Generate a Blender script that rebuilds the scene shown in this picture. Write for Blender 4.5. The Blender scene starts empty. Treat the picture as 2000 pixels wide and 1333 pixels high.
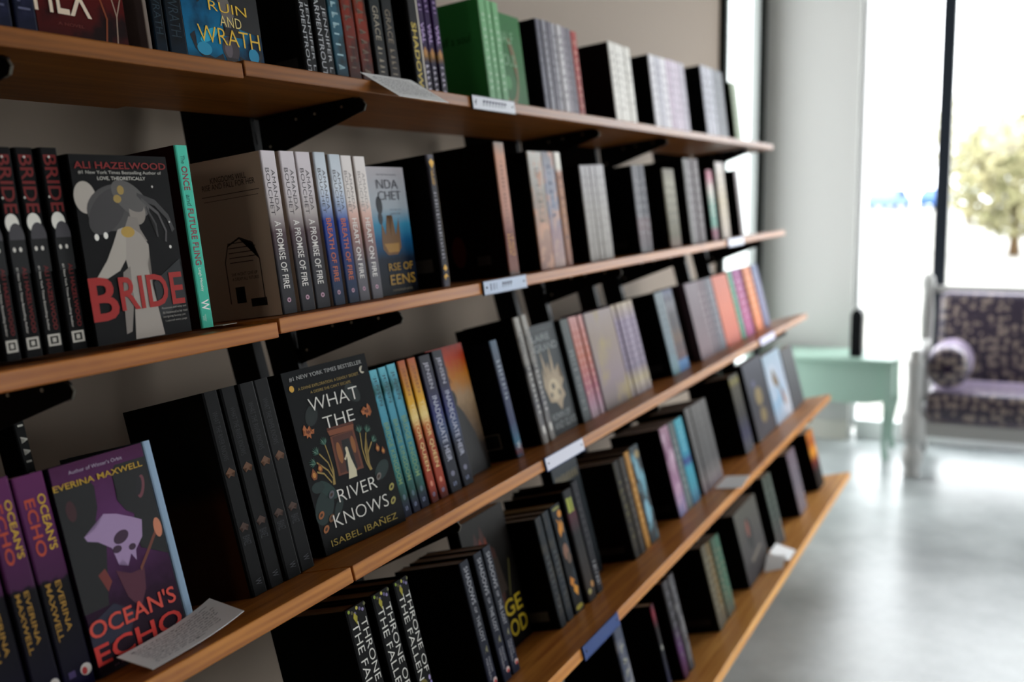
import bpy, bmesh, math, random
from mathutils import Matrix, Vector, Euler
random.seed(7)
SC = bpy.context.scene
COL = SC.collection

# ------------------------------------------------------------------ camera, sky, exposure
cam_d = bpy.data.cameras.new('camera')
cam = bpy.data.objects.new('camera', cam_d)
COL.objects.link(cam)
SC.camera = cam
cam_d.sensor_width = 36.0
cam_d.lens = 2150.0 / 2000.0 * 36.0
R_ = Vector((0.42474855, -0.90527421, -0.00820175))
D_ = Vector((-0.12619308, -0.05023293, -0.99073304))
F_ = Vector((0.89647308, 0.42184743, -0.13557571))
m = Matrix.Identity(4)
for i in range(3):
    m[i][0] = R_[i]; m[i][1] = -D_[i]; m[i][2] = -F_[i]
m[0][3], m[1][3], m[2][3] = 0.0, 0.0, 1.31
cam.matrix_world = m
cam_d.dof.use_dof = True
cam_d.dof.focus_distance = 1.36
cam_d.dof.aperture_fstop = 3.0
cam_d.dof.aperture_blades = 9
cam_d.clip_start = 0.02

world = bpy.data.worlds.new('overcast_sky')
SC.world = world
world.use_nodes = True
bg = world.node_tree.nodes['Background']
bg.inputs[0].default_value = (0.93, 0.97, 1.0, 1)
bg.inputs[1].default_value = 4.4
SC.view_settings.view_transform = 'Standard'
SC.view_settings.look = 'None'
SC.view_settings.exposure = 0.92
SC.view_settings.gamma = 1.0
SC.view_settings.use_curve_mapping = False


def portal(name, loc, rot, sx, sy):
    l = bpy.data.lights.new(name, 'AREA')
    l.shape = 'RECTANGLE'; l.size = sx; l.size_y = sy
    l.cycles.is_portal = True
    o = bpy.data.objects.new(name, l); COL.objects.link(o)
    o.location = loc; o.rotation_euler = rot
    return o


# portals only guide sampling of the sky through the window openings, the front one added
portal('window_portal_end', (6.02, -.6, 1.4), (0, math.radians(90), 0), 2.7, 2.75)
portal('added_front_window_portal', (3.75, -4.72, 1.4), (math.radians(90), 0, 0), 3.5, 2.7)
portal('window_portal_side', (5.42, 1.44, 1.4), (math.radians(-90), 0, 0), 0.8, 2.7)


# added fill light by the left wall, unseen, brightening left-facing book sides
_l = bpy.data.lights.new('added_fill_light', 'AREA'); _l.shape = 'DISK'; _l.size = .5; _l.energy = 2.5; _l.color = (1.0, .90, .78)
_lo = bpy.data.objects.new('added_fill_light', _l); COL.objects.link(_lo)
_lo.location = (-2.1, .35, 1.9); _lo.rotation_euler = (0, math.radians(-80), 0)

# ------------------------------------------------------------------ materials
def lin(c):
    if isinstance(c, str):
        c = c.lstrip('#')
        v = [int(c[i:i + 2], 16) / 255 for i in (0, 2, 4)]
        return tuple(min(.9, 1.22 * (x / 12.92 if x <= .04045 else ((x + .055) / 1.055) ** 2.4) ** 1.33) for x in v) + (1,)
    return tuple(c) + (1,) if len(c) == 3 else tuple(c)


def lin0(c):
    c = c.lstrip('#'); v = [int(c[i:i + 2], 16) / 255 for i in (0, 2, 4)]
    return tuple((x / 12.92 if x <= .04045 else ((x + .055) / 1.055) ** 2.4) for x in v) + (1,)


MATS = {}


def base_mat(key):
    mt = bpy.data.materials.new('m_' + str(len(MATS)))
    mt.use_nodes = True
    MATS[key] = mt
    nt = mt.node_tree
    return mt, nt, nt.nodes['Principled BSDF']


def flat(c, rough=.5, metal=0.0, coat=0.0, spec=.12):
    key = ('flat', c, rough, metal, coat, spec)
    if key in MATS: return MATS[key]
    mt, nt, b = base_mat(key)
    b.inputs['Base Color'].default_value = lin(c)
    b.inputs['Roughness'].default_value = rough
    b.inputs['Metallic'].default_value = metal
    b.inputs['Coat Weight'].default_value = coat
    b.inputs['Specular IOR Level'].default_value = spec
    return mt


def grad(stops, noise=0.0, nscale=9.0, ncol=None, rough=.36, axis='Z'):
    """printed cover: colour bands up the book, optionally mottled with a second ink"""
    key = ('grad', tuple(stops), noise, nscale, ncol, rough, axis)
    if key in MATS: return MATS[key]
    mt, nt, b = base_mat(key)
    N, Lk = nt.nodes, nt.links
    tc = N.new('ShaderNodeTexCoord'); sep = N.new('ShaderNodeSeparateXYZ')
    Lk.new(tc.outputs['Generated'], sep.inputs[0])
    ramp = N.new('ShaderNodeValToRGB')
    fac = sep.outputs[axis]
    no = N.new('ShaderNodeTexNoise'); no.inputs['Scale'].default_value = nscale * 6
    no.inputs['Detail'].default_value = 5
    Lk.new(tc.outputs['Object'], no.inputs['Vector'])
    if noise:
        ma = N.new('ShaderNodeMath'); ma.operation = 'MULTIPLY_ADD'
        ma.inputs[1].default_value = noise * .35
        Lk.new(no.outputs['Fac'], ma.inputs[0])
        sub = N.new('ShaderNodeMath'); sub.operation = 'SUBTRACT'; sub.inputs[1].default_value = noise * .175
        Lk.new(fac, sub.inputs[0]); Lk.new(sub.outputs[0], ma.inputs[2])
        fac = ma.outputs[0]
    Lk.new(fac, ramp.inputs[0])
    el = ramp.color_ramp.elements
    while len(el) < len(stops): el.new(.5)
    for e, (t, c) in zip(el, stops):
        e.position = t; e.color = lin(c)
    out = ramp.outputs[0]
    if ncol:
        r2 = N.new('ShaderNodeValToRGB')
        r2.color_ramp.elements[0].position = .5; r2.color_ramp.elements[1].position = .62
        Lk.new(no.outputs['Fac'], r2.inputs[0])
        mx = N.new('ShaderNodeMix'); mx.data_type = 'RGBA'
        Lk.new(r2.outputs[0], mx.inputs['Factor']); Lk.new(out, mx.inputs['A'])
        mx.inputs['B'].default_value = lin(ncol)
        out = mx.outputs['Result']
    Lk.new(out, b.inputs['Base Color'])
    b.inputs['Roughness'].default_value = rough + .1
    b.inputs['Specular IOR Level'].default_value = .045
    return mt


def wood(c1, c2, rough=.42, coat=.09):
    key = ('wood', c1, c2, rough, coat)
    if key in MATS: return MATS[key]
    mt, nt, b = base_mat(key)
    N, Lk = nt.nodes, nt.links
    tc = N.new('ShaderNodeTexCoord'); mp = N.new('ShaderNodeMapping')
    mp.inputs['Scale'].default_value = (1.6, 26, 30)
    Lk.new(tc.outputs['Object'], mp.inputs[0])
    n1 = N.new('ShaderNodeTexNoise'); n1.inputs['Scale'].default_value = 2.2; n1.inputs['Detail'].default_value = 8
    n1.inputs['Distortion'].default_value = .8
    Lk.new(mp.outputs[0], n1.inputs['Vector'])
    w = N.new('ShaderNodeTexWave'); w.inputs['Scale'].default_value = 1.1; w.inputs['Distortion'].default_value = 7
    w.inputs['Detail'].default_value = 3; w.bands_direction = 'Z'
    Lk.new(mp.outputs[0], w.inputs['Vector'])
    mixf = N.new('ShaderNodeMath'); mixf.operation = 'MULTIPLY_ADD'; mixf.inputs[1].default_value = .16
    Lk.new(w.outputs['Fac'], mixf.inputs[0])
    h = N.new('ShaderNodeMath'); h.operation = 'MULTIPLY'; h.inputs[1].default_value = .85
    Lk.new(n1.outputs['Fac'], h.inputs[0]); Lk.new(h.outputs[0], mixf.inputs[2])
    ramp = N.new('ShaderNodeValToRGB')
    ramp.color_ramp.elements[0].position = .25; ramp.color_ramp.elements[0].color = lin0(c1)
    ramp.color_ramp.elements[1].position = .8; ramp.color_ramp.elements[1].color = lin0(c2)
    Lk.new(mixf.outputs[0], ramp.inputs[0])
    Lk.new(ramp.outputs[0], b.inputs['Base Color'])
    b.inputs['Roughness'].default_value = rough
    b.inputs['Coat Weight'].default_value = coat
    b.inputs['Coat Roughness'].default_value = .22
    b.inputs['Specular IOR Level'].default_value = .1
    bp = N.new('ShaderNodeBump'); bp.inputs['Strength'].default_value = .12; bp.inputs['Distance'].default_value = .002
    Lk.new(n1.outputs['Fac'], bp.inputs['Height']); Lk.new(bp.outputs[0], b.inputs['Normal'])
    return mt


def mottled(c1, c2, scale=1.5, rough=.5, bump=0.0, rvar=0.0, spec=.5, coat=0.0):
    key = ('mot', c1, c2, scale, rough, bump, rvar)
    if key in MATS: return MATS[key]
    mt, nt, b = base_mat(key)
    N, Lk = nt.nodes, nt.links
    tc = N.new('ShaderNodeTexCoord')
    n1 = N.new('ShaderNodeTexNoise'); n1.inputs['Scale'].default_value = scale; n1.inputs['Detail'].default_value = 7
    n1.inputs['Roughness'].default_value = .62
    Lk.new(tc.outputs['Object'], n1.inputs['Vector'])
    ramp = N.new('ShaderNodeValToRGB')
    ramp.color_ramp.elements[0].position = .36; ramp.color_ramp.elements[0].color = lin(c1)
    ramp.color_ramp.elements[1].position = .64; ramp.color_ramp.elements[1].color = lin(c2)
    Lk.new(n1.outputs['Fac'], ramp.inputs[0]); Lk.new(ramp.outputs[0], b.inputs['Base Color'])
    b.inputs['Roughness'].default_value = rough
    b.inputs['Specular IOR Level'].default_value = spec
    b.inputs['Coat Weight'].default_value = coat
    if rvar:
        ma = N.new('ShaderNodeMath'); ma.operation = 'MULTIPLY_ADD'
        ma.inputs[1].default_value = rvar; ma.inputs[2].default_value = rough - rvar / 2
        Lk.new(n1.outputs['Fac'], ma.inputs[0]); Lk.new(ma.outputs[0], b.inputs['Roughness'])
    if bump:
        bp = N.new('ShaderNodeBump'); bp.inputs['Strength'].default_value = bump
        n2 = N.new('ShaderNodeTexNoise'); n2.inputs['Scale'].default_value = scale * 40
        Lk.new(tc.outputs['Object'], n2.inputs['Vector'])
        Lk.new(n2.outputs['Fac'], bp.inputs['Height']); Lk.new(bp.outputs[0], b.inputs['Normal'])
    return mt


def page_mat(c):
    key = ('pages', c)
    if key in MATS: return MATS[key]
    mt, nt, b = base_mat(key)
    N, Lk = nt.nodes, nt.links
    tc = N.new('ShaderNodeTexCoord'); mp = N.new('ShaderNodeMapping'); mp.inputs['Scale'].default_value = (1800, 3, 3)
    Lk.new(tc.outputs['Object'], mp.inputs[0])
    n1 = N.new('ShaderNodeTexNoise'); n1.inputs['Scale'].default_value = 1
    Lk.new(mp.outputs[0], n1.inputs['Vector'])
    mx = N.new('ShaderNodeMix'); mx.data_type = 'RGBA'
    cc = lin(c)
    mx.inputs['A'].default_value = tuple(v * .7 for v in cc[:3]) + (1,); mx.inputs['B'].default_value = cc
    Lk.new(n1.outputs['Fac'], mx.inputs['Factor']); Lk.new(mx.outputs['Result'], b.inputs['Base Color'])
    b.inputs['Roughness'].default_value = .85
    return mt


def damask():
    """dark plum upholstery with a pale repeating floral medallion"""
    key = 'damask'
    if key in MATS: return MATS[key]
    mt, nt, b = base_mat(key)
    N, Lk = nt.nodes, nt.links
    tc = N.new('ShaderNodeTexCoord'); mp = N.new('ShaderNodeMapping'); mp.inputs['Scale'].default_value = (27, 27, 27)
    Lk.new(tc.outputs['Object'], mp.inputs[0])
    v = N.new('ShaderNodeTexVoronoi'); v.feature = 'SMOOTH_F1'; v.inputs['Scale'].default_value = 1.0
    v.inputs['Randomness'].default_value = .45
    Lk.new(mp.outputs[0], v.inputs['Vector'])
    n = N.new('ShaderNodeTexNoise'); n.inputs['Scale'].default_value = 3.2; n.inputs['Detail'].default_value = 4
    Lk.new(mp.outputs[0], n.inputs['Vector'])
    ad = N.new('ShaderNodeMath'); ad.operation = 'MULTIPLY_ADD'; ad.inputs[1].default_value = .55
    Lk.new(n.outputs['Fac'], ad.inputs[0]); Lk.new(v.outputs['Distance'], ad.inputs[2])
    r = N.new('ShaderNodeValToRGB')
    r.color_ramp.elements[0].position = .54; r.color_ramp.elements[0].color = lin('#a0948a')
    r.color_ramp.elements[1].position = .64; r.color_ramp.elements[1].color = lin('#3a3141')
    Lk.new(ad.outputs[0], r.inputs[0]); Lk.new(r.outputs[0], b.inputs['Base Color'])
    b.inputs['Roughness'].default_value = .36
    b.inputs['Sheen Weight'].default_value = 1.0
    b.inputs['Coat Weight'].default_value = .25
    b.inputs['Coat Roughness'].default_value = .3
    b.inputs['Sheen Tint'].default_value = lin('#dccff2')
    return mt


def glass_mat():
    key = 'glass'
    if key in MATS: return MATS[key]
    mt = bpy.data.materials.new('m_glass'); mt.use_nodes = True; MATS[key] = mt
    nt = mt.node_tree; N, Lk = nt.nodes, nt.links
    N.remove(N['Principled BSDF'])
    tr = N.new('ShaderNodeBsdfTransparent'); gl = N.new('ShaderNodeBsdfGlossy'); gl.inputs['Roughness'].default_value = .02
    mx = N.new("ShaderNodeMixShader")
    mx.inputs[0].default_value = .04; Lk.new(tr.outputs[0], mx.inputs[1]); Lk.new(gl.outputs[0], mx.inputs[2])
    Lk.new(mx.outputs[0], N['Material Output'].inputs[0])
    return mt


def wall_paint(c):
    return mottled(c, c, 2.0, .75, bump=.03)


# ------------------------------------------------------------------ mesh helpers
def link_bm(name, bm, mats, parent=None, mw=None):
    bmesh.ops.recalc_face_normals(bm, faces=bm.faces[:])
    me = bpy.data.meshes.new(name)
    bm.to_mesh(me); bm.free()
    for mm in (mats if isinstance(mats, (list, tuple)) else [mats]): me.materials.append(mm)
    o = bpy.data.objects.new(name, me); COL.objects.link(o)
    if parent: o.parent = parent
    if mw is not None: o.matrix_world = mw
    return o


def box(bm, x0, y0, z0, x1, y1, z1, mi=0, bevel=0.0):
    vs = [bm.verts.new(p) for p in ((x0, y0, z0), (x1, y0, z0), (x1, y1, z0), (x0, y1, z0), (x0, y0, z1), (x1, y0, z1), (x1, y1, z1), (x0, y1, z1))]
    fs = [bm.faces.new([vs[i] for i in f]) for f in ((0, 3, 2, 1), (4, 5, 6, 7), (0, 1, 5, 4), (1, 2, 6, 5), (2, 3, 7, 6), (3, 0, 4, 7))]
    for f in fs: f.material_index = mi
    if bevel:
        es = list({e for f in fs for e in f.edges})
        r = bmesh.ops.bevel(bm, geom=es, offset=bevel, segments=2, affect='EDGES', profile=.5)
        for f in r['faces']: f.material_index = mi
    return fs


def prism(bm, pts, axis, a, b, mi=0):
    """extrude a polygon: axis 'x' pts=(y,z), 'y' pts=(x,z), 'z' pts=(x,y)"""
    def P(p, t): return {'x': (t, p[0], p[1]), 'y': (p[0], t, p[1]), 'z': (p[0], p[1], t)}[axis]
    va = [bm.verts.new(P(p, a)) for p in pts]; vb = [bm.verts.new(P(p, b)) for p in pts]
    n = len(pts); fs = []
    fs.append(bm.faces.new(va)); fs.append(bm.faces.new(vb[::-1]))
    for i in range(n): fs.append(bm.faces.new([va[i], vb[i], vb[(i + 1) % n], va[(i + 1) % n]]))
    for f in fs: f.material_index = mi
    return fs


def lathe(bm, prof, cx, cy, seg=20, mi=0):
    rings = []
    for r, z in prof:
        rings.append([bm.verts.new((cx + r * math.cos(2 * math.pi * k / seg), cy + r * math.sin(2 * math.pi * k / seg), z)) for k in range(seg)])
    for a, b in zip(rings, rings[1:]):
        for k in range(seg):
            f = bm.faces.new([a[k], a[(k + 1) % seg], b[(k + 1) % seg], b[k]]); f.material_index = mi; f.smooth = True
    bm.faces.new(rings[0][::-1]); bm.faces.new(rings[-1])


def structure(o):
    o['kind'] = 'structure'; return o


def tag(o, label, cat, group=None):
    o['label'] = label; o['category'] = cat
    if group: o['group'] = group
    return o


def empty(name, label, cat, mw, group=None):
    o = bpy.data.objects.new(name, None); COL.objects.link(o)
    o.empty_display_size = .03
    o.matrix_world = mw
    return tag(o, label, cat, group)


# ------------------------------------------------------------------ lettering
TEXT = {}


def glyphs(s, weight=0.0, spacing=1.0):
    """outline of a line of text as unit-box vertices and faces"""
    key = (s, weight, spacing)
    if key in TEXT: return TEXT[key]
    cu = bpy.data.curves.new('t', 'FONT'); cu.body = s; cu.offset = weight; cu.space_character = spacing
    cu.resolution_u = 3
    o = bpy.data.objects.new('t', cu); COL.objects.link(o)
    bpy.context.view_layer.update()
    me = bpy.data.meshes.new_from_object(o.evaluated_get(bpy.context.evaluated_depsgraph_get()))
    vs = [tuple(v.co[:2]) for v in me.vertices]; fs = [tuple(p.vertices) for p in me.polygons]
    bpy.data.objects.remove(o); bpy.data.curves.remove(cu); bpy.data.meshes.remove(me)
    if vs:
        x0 = min(v[0] for v in vs); x1 = max(v[0] for v in vs); y0 = min(v[1] for v in vs); y1 = max(v[1] for v in vs)
        vs = [((v[0] - x0) / max(x1 - x0, 1e-6), (v[1] - y0) / max(y1 - y0, 1e-6)) for v in vs]
    TEXT[key] = (vs, fs)
    return TEXT[key]


class Decal:
    """flat printed matter on a face: local (u,v) -> 3D through fn"""
    def __init__(self):
        self.bm = bmesh.new(); self.mats = []; self.n = 0

    def mi(self, c):
        mt = c if not isinstance(c, str) else flat(c, .5)
        if mt not in self.mats: self.mats.append(mt)
        return self.mats.index(mt)

    def text(self, fn, s, c, weight=0.0, spacing=1.0):
        vs, fs = glyphs(s, weight, spacing)
        self.n += 1
        bv = [self.bm.verts.new(fn(a, b, self.n)) for a, b in vs]
        k = self.mi(c)
        for f in fs:
            try:
                q = self.bm.faces.new([bv[i] for i in f]); q.material_index = k
            except ValueError:
                pass

    def poly(self, fn, pts, c):
        self.n += 1
        bv = [self.bm.verts.new(fn(a, b, self.n)) for a, b in pts]
        f = self.bm.faces.new(bv); f.material_index = self.mi(c)
        if len(pts) > 4: bmesh.ops.triangulate(self.bm, faces=[f])

    def done(self, name, parent):
        if not self.bm.verts:
            self.bm.free(); return None
        me = bpy.data.meshes.new(name); self.bm.to_mesh(me); self.bm.free()
        for mm in self.mats: me.materials.append(mm)
        o = bpy.data.objects.new(name, me); COL.objects.link(o); o.parent = parent
        return o


def ell(cx, cy, rx, ry, n=24, rot=0.0):
    c, s = math.cos(rot), math.sin(rot)
    return [(cx + rx * math.cos(t) * c - ry * math.sin(t) * s, cy + rx * math.cos(t) * s + ry * math.sin(t) * c) for t in [2 * math.pi * k / n for k in range(n)]]


def stroke(pts, w):
    """thin ribbon following a polyline"""
    L, Rr = [], []
    for i, p in enumerate(pts):
        a = pts[max(i - 1, 0)]; b = pts[min(i + 1, len(pts) - 1)]
        dx, dy = b[0] - a[0], b[1] - a[1]; l = math.hypot(dx, dy) or 1
        L.append((p[0] - dy / l * w / 2, p[1] + dx / l * w / 2)); Rr.append((p[0] + dy / l * w / 2, p[1] - dx / l * w / 2))
    return L + Rr[::-1]


# ------------------------------------------------------------------ shelf rack geometry
TA, TB = math.radians(7.67), math.radians(14.84)
EDGE = {1: (.880, 1.471, TA), 2: (.825, 1.158, TA), 3: (.738, .852, TB), 4: (.644, .553, TB), 5: (.5645, .266, TB)}
INS = {1: .05, 2: .055, 3: .078, 4: .081, 5: .069}
DEPTH, THICK = .213, .0195
ROWNAME = {1: 'top shelf', 2: 'second shelf down', 3: 'middle shelf', 4: 'fourth shelf down', 5: 'bottom shelf'}


def shelf_frame(row, x, ins, lift=.0):
    """matrix of a frame standing on a shelf: x along, y into the shelf, z out of the board"""
    y, z, t = EDGE[row]
    c, s = math.cos(t), math.sin(t)
    o = Vector((x, y + ins * c + lift * s, z - ins * s + lift * c))
    return Matrix.Translation(o) @ Matrix.Rotation(-t, 4, 'X')


# ------------------------------------------------------------------ room
Wb, Xe = 1.306, 5.85
# --- floor, walls, ceiling
bm = bmesh.new(); box(bm, -2.2, -4.6, -.1, 6.1, 1.5, 0)
structure(link_bm('floor', bm, mottled('#868b8c', '#bec3c3', 1.1, .30, rvar=.18)))
bm = bmesh.new(); box(bm, -2.2, -4.6, 3.0, 6.1, 1.5, 3.1)
structure(link_bm('ceiling', bm, wall_paint('#8f8b85')))
bm = bmesh.new()
box(bm, -2.2, Wb, 0, 4.98, 1.5, 3.0); box(bm, 4.98, Wb, 2.75, Xe + .25, 1.5, 3.0)
structure(link_bm('wall_back', bm, wall_paint('#988c80')))
bm = bmesh.new()
box(bm, Xe, .815, 0, Xe + .25, Wb, 3.0); box(bm, Xe, -2.0, 2.72, Xe + .25, .815, 3.0); box(bm, Xe, -4.6, 0, Xe + .25, -2.0, 3.0)
structure(link_bm('wall_end', bm, wall_paint('#b9b9b6')))
bm = bmesh.new(); box(bm, -2.35, -4.6, 0, -2.2, 1.5, 3.0)
structure(link_bm('wall_left', bm, wall_paint('#8f8a81')))
bm = bmesh.new()
box(bm, -2.2, -4.75, 0, 2.0, -4.6, 3.0); box(bm, 5.5, -4.75, 0, 6.1, -4.6, 3.0); box(bm, 2.0, -4.75, 2.72, 5.5, -4.6, 3.0)
structure(link_bm('wall_front', bm, wall_paint('#45403b')))
bm = bmesh.new(); box(bm, Xe - .012, .82, 0, Xe, Wb, .1, bevel=.003)
structure(link_bm('baseboard_end', bm, flat('#c4c3bb', .5)))

# --- windows
steel = flat('#3c4148', .4, metal=.2)
wroot = structure(link_bm('window_1', (lambda b: (box(b, Xe + .06, .79, .06, Xe + .16, .812, 2.71, bevel=.004), b)[1])(bmesh.new()), flat('#f8f8f8', .5)))
for nm, y0, y1, z0, z1 in (('mullion', .378, .442, .1, 2.66), ('mullion', -.94, -.88, .1, 2.66), ('mullion', -1.99, -1.93, .1, 2.66), ('sill', -1.99, .789, .0, .1), ('head', -1.99, .789, 2.66, 2.715)):
    bm = bmesh.new(); box(bm, Xe + .07, y0, z0, Xe + .15, y1, z1, bevel=.003)
    link_bm(nm, bm, steel if nm == 'mullion' else flat('#dfe1e0', .5), wroot)
for y0, y1 in ((.443, .789), (-.879, .377), (-1.929, -.941)):
    bm = bmesh.new(); box(bm, Xe + .1, y0, .101, Xe + .108, y1, 2.659)
    link_bm('pane', bm, glass_mat(), wroot)

bm = bmesh.new(); box(bm, 2.0, -4.72, 0, 5.5, -4.64, .1, bevel=.003)  # unseen front window, added to put soft light on the spines
added_wroot = structure(link_bm('added_front_window', bm, flat('#dfe1e0', .5)))
for xx in (2.02, 3.17, 4.33, 5.48):
    bm = bmesh.new(); box(bm, xx - .02, -4.72, .1, xx + .02, -4.64, 2.72, bevel=.003); link_bm('mullion', bm, steel, added_wroot)
for xa, xb in ((2.041, 3.149), (3.191, 4.309), (4.351, 5.459)):
    bm = bmesh.new(); box(bm, xa, -4.69, .101, xb, -4.682, 2.719); link_bm('pane', bm, glass_mat(), added_wroot)

dark = flat('#2a2e2a', .5)
wroot2 = structure(link_bm('window_2', (lambda b: (box(b, 4.985, Wb - .03, .0, 5.035, Wb + .03, 2.74, bevel=.003), b)[1])(bmesh.new()), dark))
bm = bmesh.new(); box(bm, 5.775, Wb - .022, 0, 5.848, Wb + .05, 2.74, bevel=.003); link_bm('jamb', bm, dark, wroot2)
bm = bmesh.new(); box(bm, 5.61, Wb - .002, 0, 5.774, 1.47, 2.74, bevel=.003); link_bm('reveal', bm, flat('#dfe3e1', .6), wroot2)
bm = bmesh.new(); box(bm, 5.03, 1.40, .0, 5.609, 1.408, 2.74); link_bm('pane', bm, glass_mat(), wroot2)
bm = bmesh.new(); box(bm, 5.03, 1.38, .0, 5.609, 1.43, .05); link_bm('sill', bm, dark, wroot2)

# --- shelf boards
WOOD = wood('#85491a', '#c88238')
LIT_WOODS = {1: wood('#683a16', '#975c24'), 2: wood('#88491c', '#bc7632'), 3: WOOD, 4: wood('#9c5a26', '#dc9646'), 5: wood('#c07c38', '#f4b868')}  # same wood; shade coloured into the top board, light into the lower ones
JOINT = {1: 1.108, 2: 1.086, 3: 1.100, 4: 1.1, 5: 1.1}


def board(row, x0, x1, label, dz=0.0, dy=0.0):
    mw = shelf_frame(row, x0, 0.0, dz)
    bm = bmesh.new()
    L = x1 - x0
    box(bm, 0, dy, -THICK, L, DEPTH - .002, 0, bevel=.0016)
    o = link_bm('shelf_board', bm, LIT_WOODS[row], None, mw)
    tag(o, label, 'shelf', 'wooden boards of the slanted book rack')
    return o


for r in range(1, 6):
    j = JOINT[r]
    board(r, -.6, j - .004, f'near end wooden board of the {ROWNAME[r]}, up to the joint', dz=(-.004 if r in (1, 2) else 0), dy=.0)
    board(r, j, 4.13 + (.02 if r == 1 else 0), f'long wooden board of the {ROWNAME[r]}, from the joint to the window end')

# --- uprights with brackets
BLACK = flat('#141414', .45, metal=.1)
FRONTP = [(1.098, 1.443), (1.043, 1.13), (.951, .80), (.779, .20), (.735, .0)]


def upright(X, label):
    root = empty('rack_upright', label, 'rack', Matrix.Translation((X, .735, 0)), 'black steel uprights of the book rack')
    for nm, o0, o1 in (('front_post', .002, .056), ('rear_post', .082, .136)):
        bm = bmesh.new()
        pts = [(y - .735 + o0, z) for y, z in FRONTP] + [(y - .735 + o1, z) for y, z in FRONTP[::-1]]
        fs = prism(bm, pts, 'x', -.011, .011)
        o = link_bm(nm, bm, BLACK, root)
    # slotted face
    bm = bmesh.new()
    for (ya, za), (yb, zb) in zip(FRONTP, FRONTP[1:]):
        n = int((za - zb) / .032)
        for k in range(n):
            t0, t1 = (k + .2) / n, (k + .7) / n
            p0 = (ya + (yb - ya) * t0 - .735, za + (zb - za) * t0); p1 = (ya + (yb - ya) * t1 - .735, za + (zb - za) * t1)
            q = [(p0[0] + .0014, p0[1]), (p1[0] + .0014, p1[1]), (p1[0] + .0022, p1[1]), (p0[0] + .0022, p0[1])]
            prism(bm, q, 'x', -.003, .003)
    link_bm('slot_row', bm, flat('#302e2c', .6), root)
    bm = bmesh.new()
    for z0, z1 in ((.12, .17), (.70, .75), (1.19, 1.435)):
        def yf(z):
            for (ya, za), (yb, zb) in zip(FRONTP, FRONTP[1:]):
                if z >= zb: return ya + (yb - ya) * (za - z) / (za - zb)
        a, b = yf(z0) - .735, yf(z1) - .735
        prism(bm, [(a + .0565, z0), (b + .0565, z1), (b + .0815, z1), (a + .0815, z0)], 'x', -.0105, .0105)
    link_bm('tie_plate', bm, BLACK, root)
    for r in range(1, 6):
        y, z, t = EDGE[r]
        bm = bmesh.new()
        b0 = -THICK - .0012 - (.004 if (r in (1, 2) and X < 1.1) else 0)
        prof = [(DEPTH - .001, b0), (.026, b0), (.020, b0 - .004), (.018, b0 - .012), (.022, b0 - .019), (.03, b0 - .021), (DEPTH - .001, b0 - .066)]
        prism(bm, prof, 'x', -.0015, .0015)
        box(bm, -.011, .03, b0 - .0015, .011, DEPTH - .001, b0)
        mw = shelf_frame(r, X, 0.0)
        br = link_bm('bracket', bm, BLACK, root); br.matrix_parent_inverse = Matrix.Identity(4)
        br.matrix_basis = root.matrix_world.inverted() @ mw
        # pale bevelled tip and screws
        bm = bmesh.new()
        pr = [(.0285, b0 - .001), (.0215, b0 - .0045), (.0172, b0 - .012), (.0215, b0 - .0197), (.0288, b0 - .0215)]
        for (ya, za), (yb, zb) in zip(pr, pr[1:]):
            prism(bm, [(ya, za), (yb, zb), (yb - .0012, zb), (ya - .0012, za)], 'x', -.0017, .0017)
        link_bm('tip', bm, flat('#6a665e', .5), br)
        bm = bmesh.new()
        for yy, zz in ((.058, -.008), (.107, -.010), (.142, -.012), (.196, -.045)):
            n = 10
            prism(bm, [(yy + .0022 * math.cos(2 * math.pi * k / n), b0 + zz + .0022 * math.sin(2 * math.pi * k / n)) for k in range(n)], 'x', -.0028, -.0014)
        link_bm('screw', bm, flat('#b9b4aa', .3, metal=.9), br)
    return root


for X, lb in ((.775, 'black slotted rack upright nearest the camera, left of the board joint'), (1.40, 'black slotted rack upright just past the board joint'),
              (2.37, 'black slotted rack upright near the middle of the long boards'), (2.885, 'black slotted rack upright fourth from the camera'),
              (3.81, 'black slotted rack upright nearest the window end')):
    upright(X, lb)


# ------------------------------------------------------------------ books
def cover_shell(W, d, h, ct, r):
    """spine-out cover: spine on y=0, boards run back to y=d; material 0 spine, 1 left board, 2 right board"""
    bm = bmesh.new()
    out = [(0, d), (0, r), (r * .3, r * .3), (r, 0), (W - r, 0), (W - r * .3, r * .3), (W, r), (W, d)]
    inn = [(W - ct, d), (W - ct, r + ct), (ct, r + ct), (ct, d)]
    pts = out + inn
    va = [bm.verts.new((p[0], p[1], 0)) for p in pts]; vb = [bm.verts.new((p[0], p[1], h)) for p in pts]
    n = len(pts)
    for i in range(n):
        f = bm.faces.new([va[i], va[(i + 1) % n], vb[(i + 1) % n], vb[i]])
        f.material_index = 1 if i == 0 else (0 if i <= 5 else (2 if i == 6 else 1))
    for v, z in ((va, 0), (vb, 1)):
        L = [0, 1, 2, 3, 9 + 1, 11]
        quads = [(0, 1, 10, 11), (1, 2, 3, 10), (3, 4, 9, 10), (4, 5, 6, 9), (6, 7, 8, 9)]
        for q in quads:
            f = bm.faces.new([v[k] for k in (q if z else q[::-1])]); f.material_index = 0 if q[0] in (1, 3, 4) else 1
    return bm


JIT = random.Random(11)


def as_mat(c, noise=0, ncol=None, nscale=9, rough=.36):
    if isinstance(c, str):
        if ncol: return grad(((0, c), (1, c)), noise, nscale, ncol, rough)
        return flat(c, rough + .1, spec=.045)
    if isinstance(c, (list, tuple)): return grad(tuple(c), noise, nscale, ncol, rough)
    return c


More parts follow.
